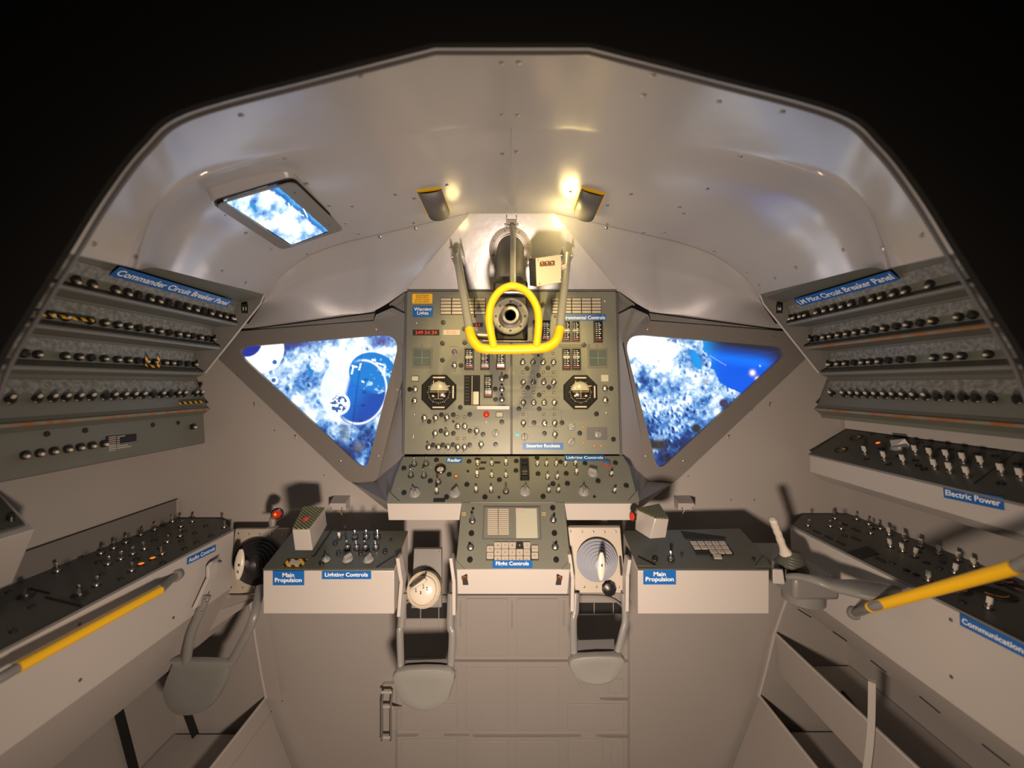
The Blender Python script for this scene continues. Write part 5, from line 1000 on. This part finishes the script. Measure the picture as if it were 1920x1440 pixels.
# ------------------------------------------------------------------ alignment telescope, its guard and lamp box
te = thing('alignment_telescope', 'dark alignment telescope with round metal eyepiece flange', 'telescope', V(957, 470, 1.12))
hf, nf = hit(957, 468); ax = Vector((0, -.30, -1)).normalized()
inst(te, 'mounting_flange', MB().lathe([(.060, -.003), (.060, .003), (.052, .006), (.042, .006), (.041, .014)], 40).mesh('mounting_flange', M_['boxmetal']), mat_at(hf, nf))
for i in range(8):
    a = 2*math.pi*i/8+.3; q = mat_at(hf, nf) @ Matrix.Translation((.051*math.cos(a), .051*math.sin(a), .005)); screw(te, q, .9, 'dsteel')
MB().tube([hf+Vector((0, .01, .02)), V(957, 500, 1.06), V(957, 535, 1.0)], [.037, .037, .036], 32).build('telescope_tube', M_['dgrey'], te)
b = MB(); b.hexa([V(928, 640, .93), V(990, 640, .93), V(985, 640, 1.03), V(931, 640, 1.03), V(924, 527, .95), V(990, 527, .95), V(984, 522, 1.04), V(930, 522, 1.04)]); b.build('prism_housing', M_['black'], te, .006)
MB().tube([V(927, 556, .945), V(945, 549, .93), V(970, 549, .93), V(998, 557, .945)], .007, 10, flat=.6).build('clamp_band', M_['steel'], te)
ey = mat_at(V(957, 593, .925), Vector((-.0, -1, .0)))
inst(te, 'eyepiece_flange', MB().lathe([(.043, -.02), (.043, 0), (.0415, .002), (.036, .002), (.030, .0005), (.022, .0005)], 44).mesh('eyepiece_flange', M_['dsteel']), ey)
inst(te, 'eyepiece_ring', MB().lathe([(.0225, 0), (.0225, .012), (.019, .016), (.0135, .0165), (.0115, .013), (.0115, -.002)], 36, cap=False).mesh('eyepiece_ring', M_['steel']), ey)
inst(te, 'eyepiece_glass', MB().lathe([(.0118, .008), (.0005, .008)], 24).mesh('eyepiece_glass', M_['mblack']), ey)
for i in range(8):
    a = 2*math.pi*i/8; screw(te, ey @ Matrix.Translation((.0335*math.cos(a), .0335*math.sin(a), .0016)), .8, 'black')
MB().tube([V(889, 630, .95), V(925, 632, .95)], .0115, 18).build('side_barrel', M_['steel'], te)
MB().tube([V(905, 640, .93), V(1003, 641, .93)], .003, 8).build('lower_rod', M_['steel'], te)
gd = thing('telescope_guard', 'tubular guard frame with yellow lower bars round the telescope', 'guard frame', V(960, 655, .88))
yl = [V(880, 618, .905), V(884, 632, .893), V(893, 646, .885), V(908, 654, .88), V(960, 655, .88), V(1012, 653, .88), V(1032, 648, .883), V(1044, 636, .89), V(1050, 616, .905)]
MB().tube(spline(yl, 5), .0108, 16).build('lower_bar', M_['yellow'], gd)
hoop = [V(926, 650, .875), V(920, 622, .87), V(917, 600, .865), V(919, 578, .865), V(927, 558, .866), V(941, 543, .868), V(961, 536, .870), V(982, 543, .868), V(997, 558, .866), V(1007, 578, .865), V(1010, 600, .865), V(1009, 622, .87), V(1006, 648, .875)]
MB().tube(spline(hoop, 5), .0082, 16).build('hoop', M_['yellow'], gd)
for P in ([V(857, 480, 1.05), V(860, 500, 1.03), V(880, 618, .905)], [V(1063, 478, 1.05), V(1062, 495, 1.03), V(1050, 616, .905)], [V(960, 425, 1.075), V(962, 445, 1.05), V(962, 536, .878)]): MB().tube(P, .0100 if P[0].x != P[2].x and abs(P[0].x) > .05 else .0072, 16).build('strut', M_['cream' if 0 else 'knob'], gd)
for x, y, Y, w_ in ((856, 478, 1.055, 10), (1064, 476, 1.055, 10), (959, 420, 1.08, 10)):
    h_, n2 = hit(x, y-6); m = mat_at(h_, n2); b = MB()
    p, q = V(x-w_, y+8, Y), V(x+w_, y-10, Y)
    b.box(p.x, p.x+.0025, Y-.012, h_.y, p.z, q.z); b.box(q.x-.0025, q.x, Y-.012, h_.y, p.z, q.z); b.box(p.x, q.x, h_.y-.006, h_.y-.002, p.z, q.z); b.build('bracket', M_['box'], gd, .0008)
    MB().tube([V(x-w_-3, y+4, Y), V(x+w_+3, y+4, Y)], .002, 8).build('bracket_bolt', M_['steel'], gd)
lbx = thing('lamp_box', 'small cream box with three bulbs clamped to the right strut of the telescope guard', 'switch box', V(1030, 540, .95))
f = [V(1006, 538, .93), V(1052, 530, .95), V(1052, 478, .955), V(1004, 485, .935)]; bk = [V(993, 536, 1.0), V(1040, 528, 1.02), V(1040, 478, 1.02), V(991, 484, 1.0)]
MB().hexa([f[0], f[1], bk[1], bk[0], f[3], f[2], bk[2], bk[3]]).build('box_body', M_['dgrey'], lbx, .002)
MB().prism([p+Vector((0, -.001, 0)) for p in f], (0, -.003, 0)).build('box_cover', M_['cream'], lbx, .001)
PB = Plane(f[0], f[1], f[3])
MB().prism([PB.at(x, y, .0035) for x, y in ((1011, 492), (1039, 490), (1039, 499), (1011, 501))], PB.n*.001).build('bulb_slot', M_['dgrey'], lbx)
for x in (1014, 1023.5, 1033): MB().lathe([(.004, 0), (.0048, .003), (.003, .007), (.0004, .008)], 12, PB.M(x, 496, .004)).build('bulb', M_['copper'], lbx)
for x, y in ((1007, 489), (1049, 483), (1049, 526), (1010, 533)): screw(lbx, PB.M(x, y, .004), .7)
MB().tube([V(1052, 503, .96), V(1060, 500, .965)], .006, 8).build('clamp', M_['cream'], lbx)
# hooded floodlights in the vault
for (P, sg), nm in ((([(781, 356), (826, 350), (844, 392), (801, 404)], -1), 'hooded grey floodlight in the vault left of the centre seam'), (([(1090, 349), (1136, 362), (1118, 405), (1074, 393)], 1), 'hooded grey floodlight in the vault right of the centre seam')):
    hs = [hit(*p) for p in P]; t = thing('floodlight', nm, 'floodlight', sum((h[0] for h in hs), Vector())/4); nn = sum((h[1] for h in hs), Vector()).normalized()
    MB().prism([h[0]+nn*.0005 for h in hs], nn*.002).build('opening_rim', M_['yellow'], t, smooth=False)
    MB().prism([(h[0]*.92+hs[(i+2) % 4][0]*.08)+nn*.002 for i, h in enumerate(hs)], nn*.001).build('opening', M_['ink'], t, smooth=False)
    b = MB(); c0 = (hs[0][0]+hs[1][0])/2; c1 = (hs[2][0]+hs[3][0])/2; L_ = (c1-c0); n = 10; vs = []
    wv = (hs[1][0]-hs[0][0])*.47
    if sg > 0: wv = (hs[1][0]-hs[0][0])*.44
    for j, (s, dp_) in enumerate(((.04, .006), (.5, .016), (.92, .024))):
        for i in range(n+1):
            a = math.pi*i/n; vs.append(c0+L_*s-wv*math.cos(a)*1.0+nn*(dp_*math.sin(a)**.55+.002)-wv*.08*sg*s)
    b.add(vs, [(j*(n+1)+i, j*(n+1)+i+1, (j+1)*(n+1)+i+1, (j+1)*(n+1)+i) for j in range(2) for i in range(n)])
    o = b.build('hood', M_['dgrey'], t); s = o.modifiers.new('thick', 'SOLIDIFY'); s.thickness = .002

# the two flood bulbs sit in the hoods, just beside the rims
for nm, x, y, e_ in (('flood_bulb_right', 1066, 386, .55), ('flood_bulb_left', 852, 392, .10)):
    p, n = hit(x, y); lamp(nm, 'POINT', p+n*.045, e_, YEL, .018)

b = MB()
for sg in (-1, 1): b.tube([p+Vector((0, -.0015, -.001)) for p in sect(C3, D3, sg)], .0009, 5)
struct(b, 'trim_13', M_['seam'])
GR = {'armrest': 'folding armrests of the two standing places', 'instrument panel': 'pair of tall instrument panels', 'circuit breaker panel': 'circuit breaker panels on the side walls', 'floodlight': 'hooded floodlights in the vault', 'hand rail': 'yellow-sleeved hand rails', 'lamp': 'red lamps on stalks', 'wall box': 'small boxes on the front wall', 'guarded switch box': 'striped guard boxes', 'console': 'box consoles beside the hatch', 'side console': 'consoles along the side walls', 'stowage bin': 'stowage bins under the side consoles', 'hand controller': 'hand controllers'}
for o in list(S.objects):
    if o.parent is None and o.get('category') in GR: o['group'] = GR[o['category']]
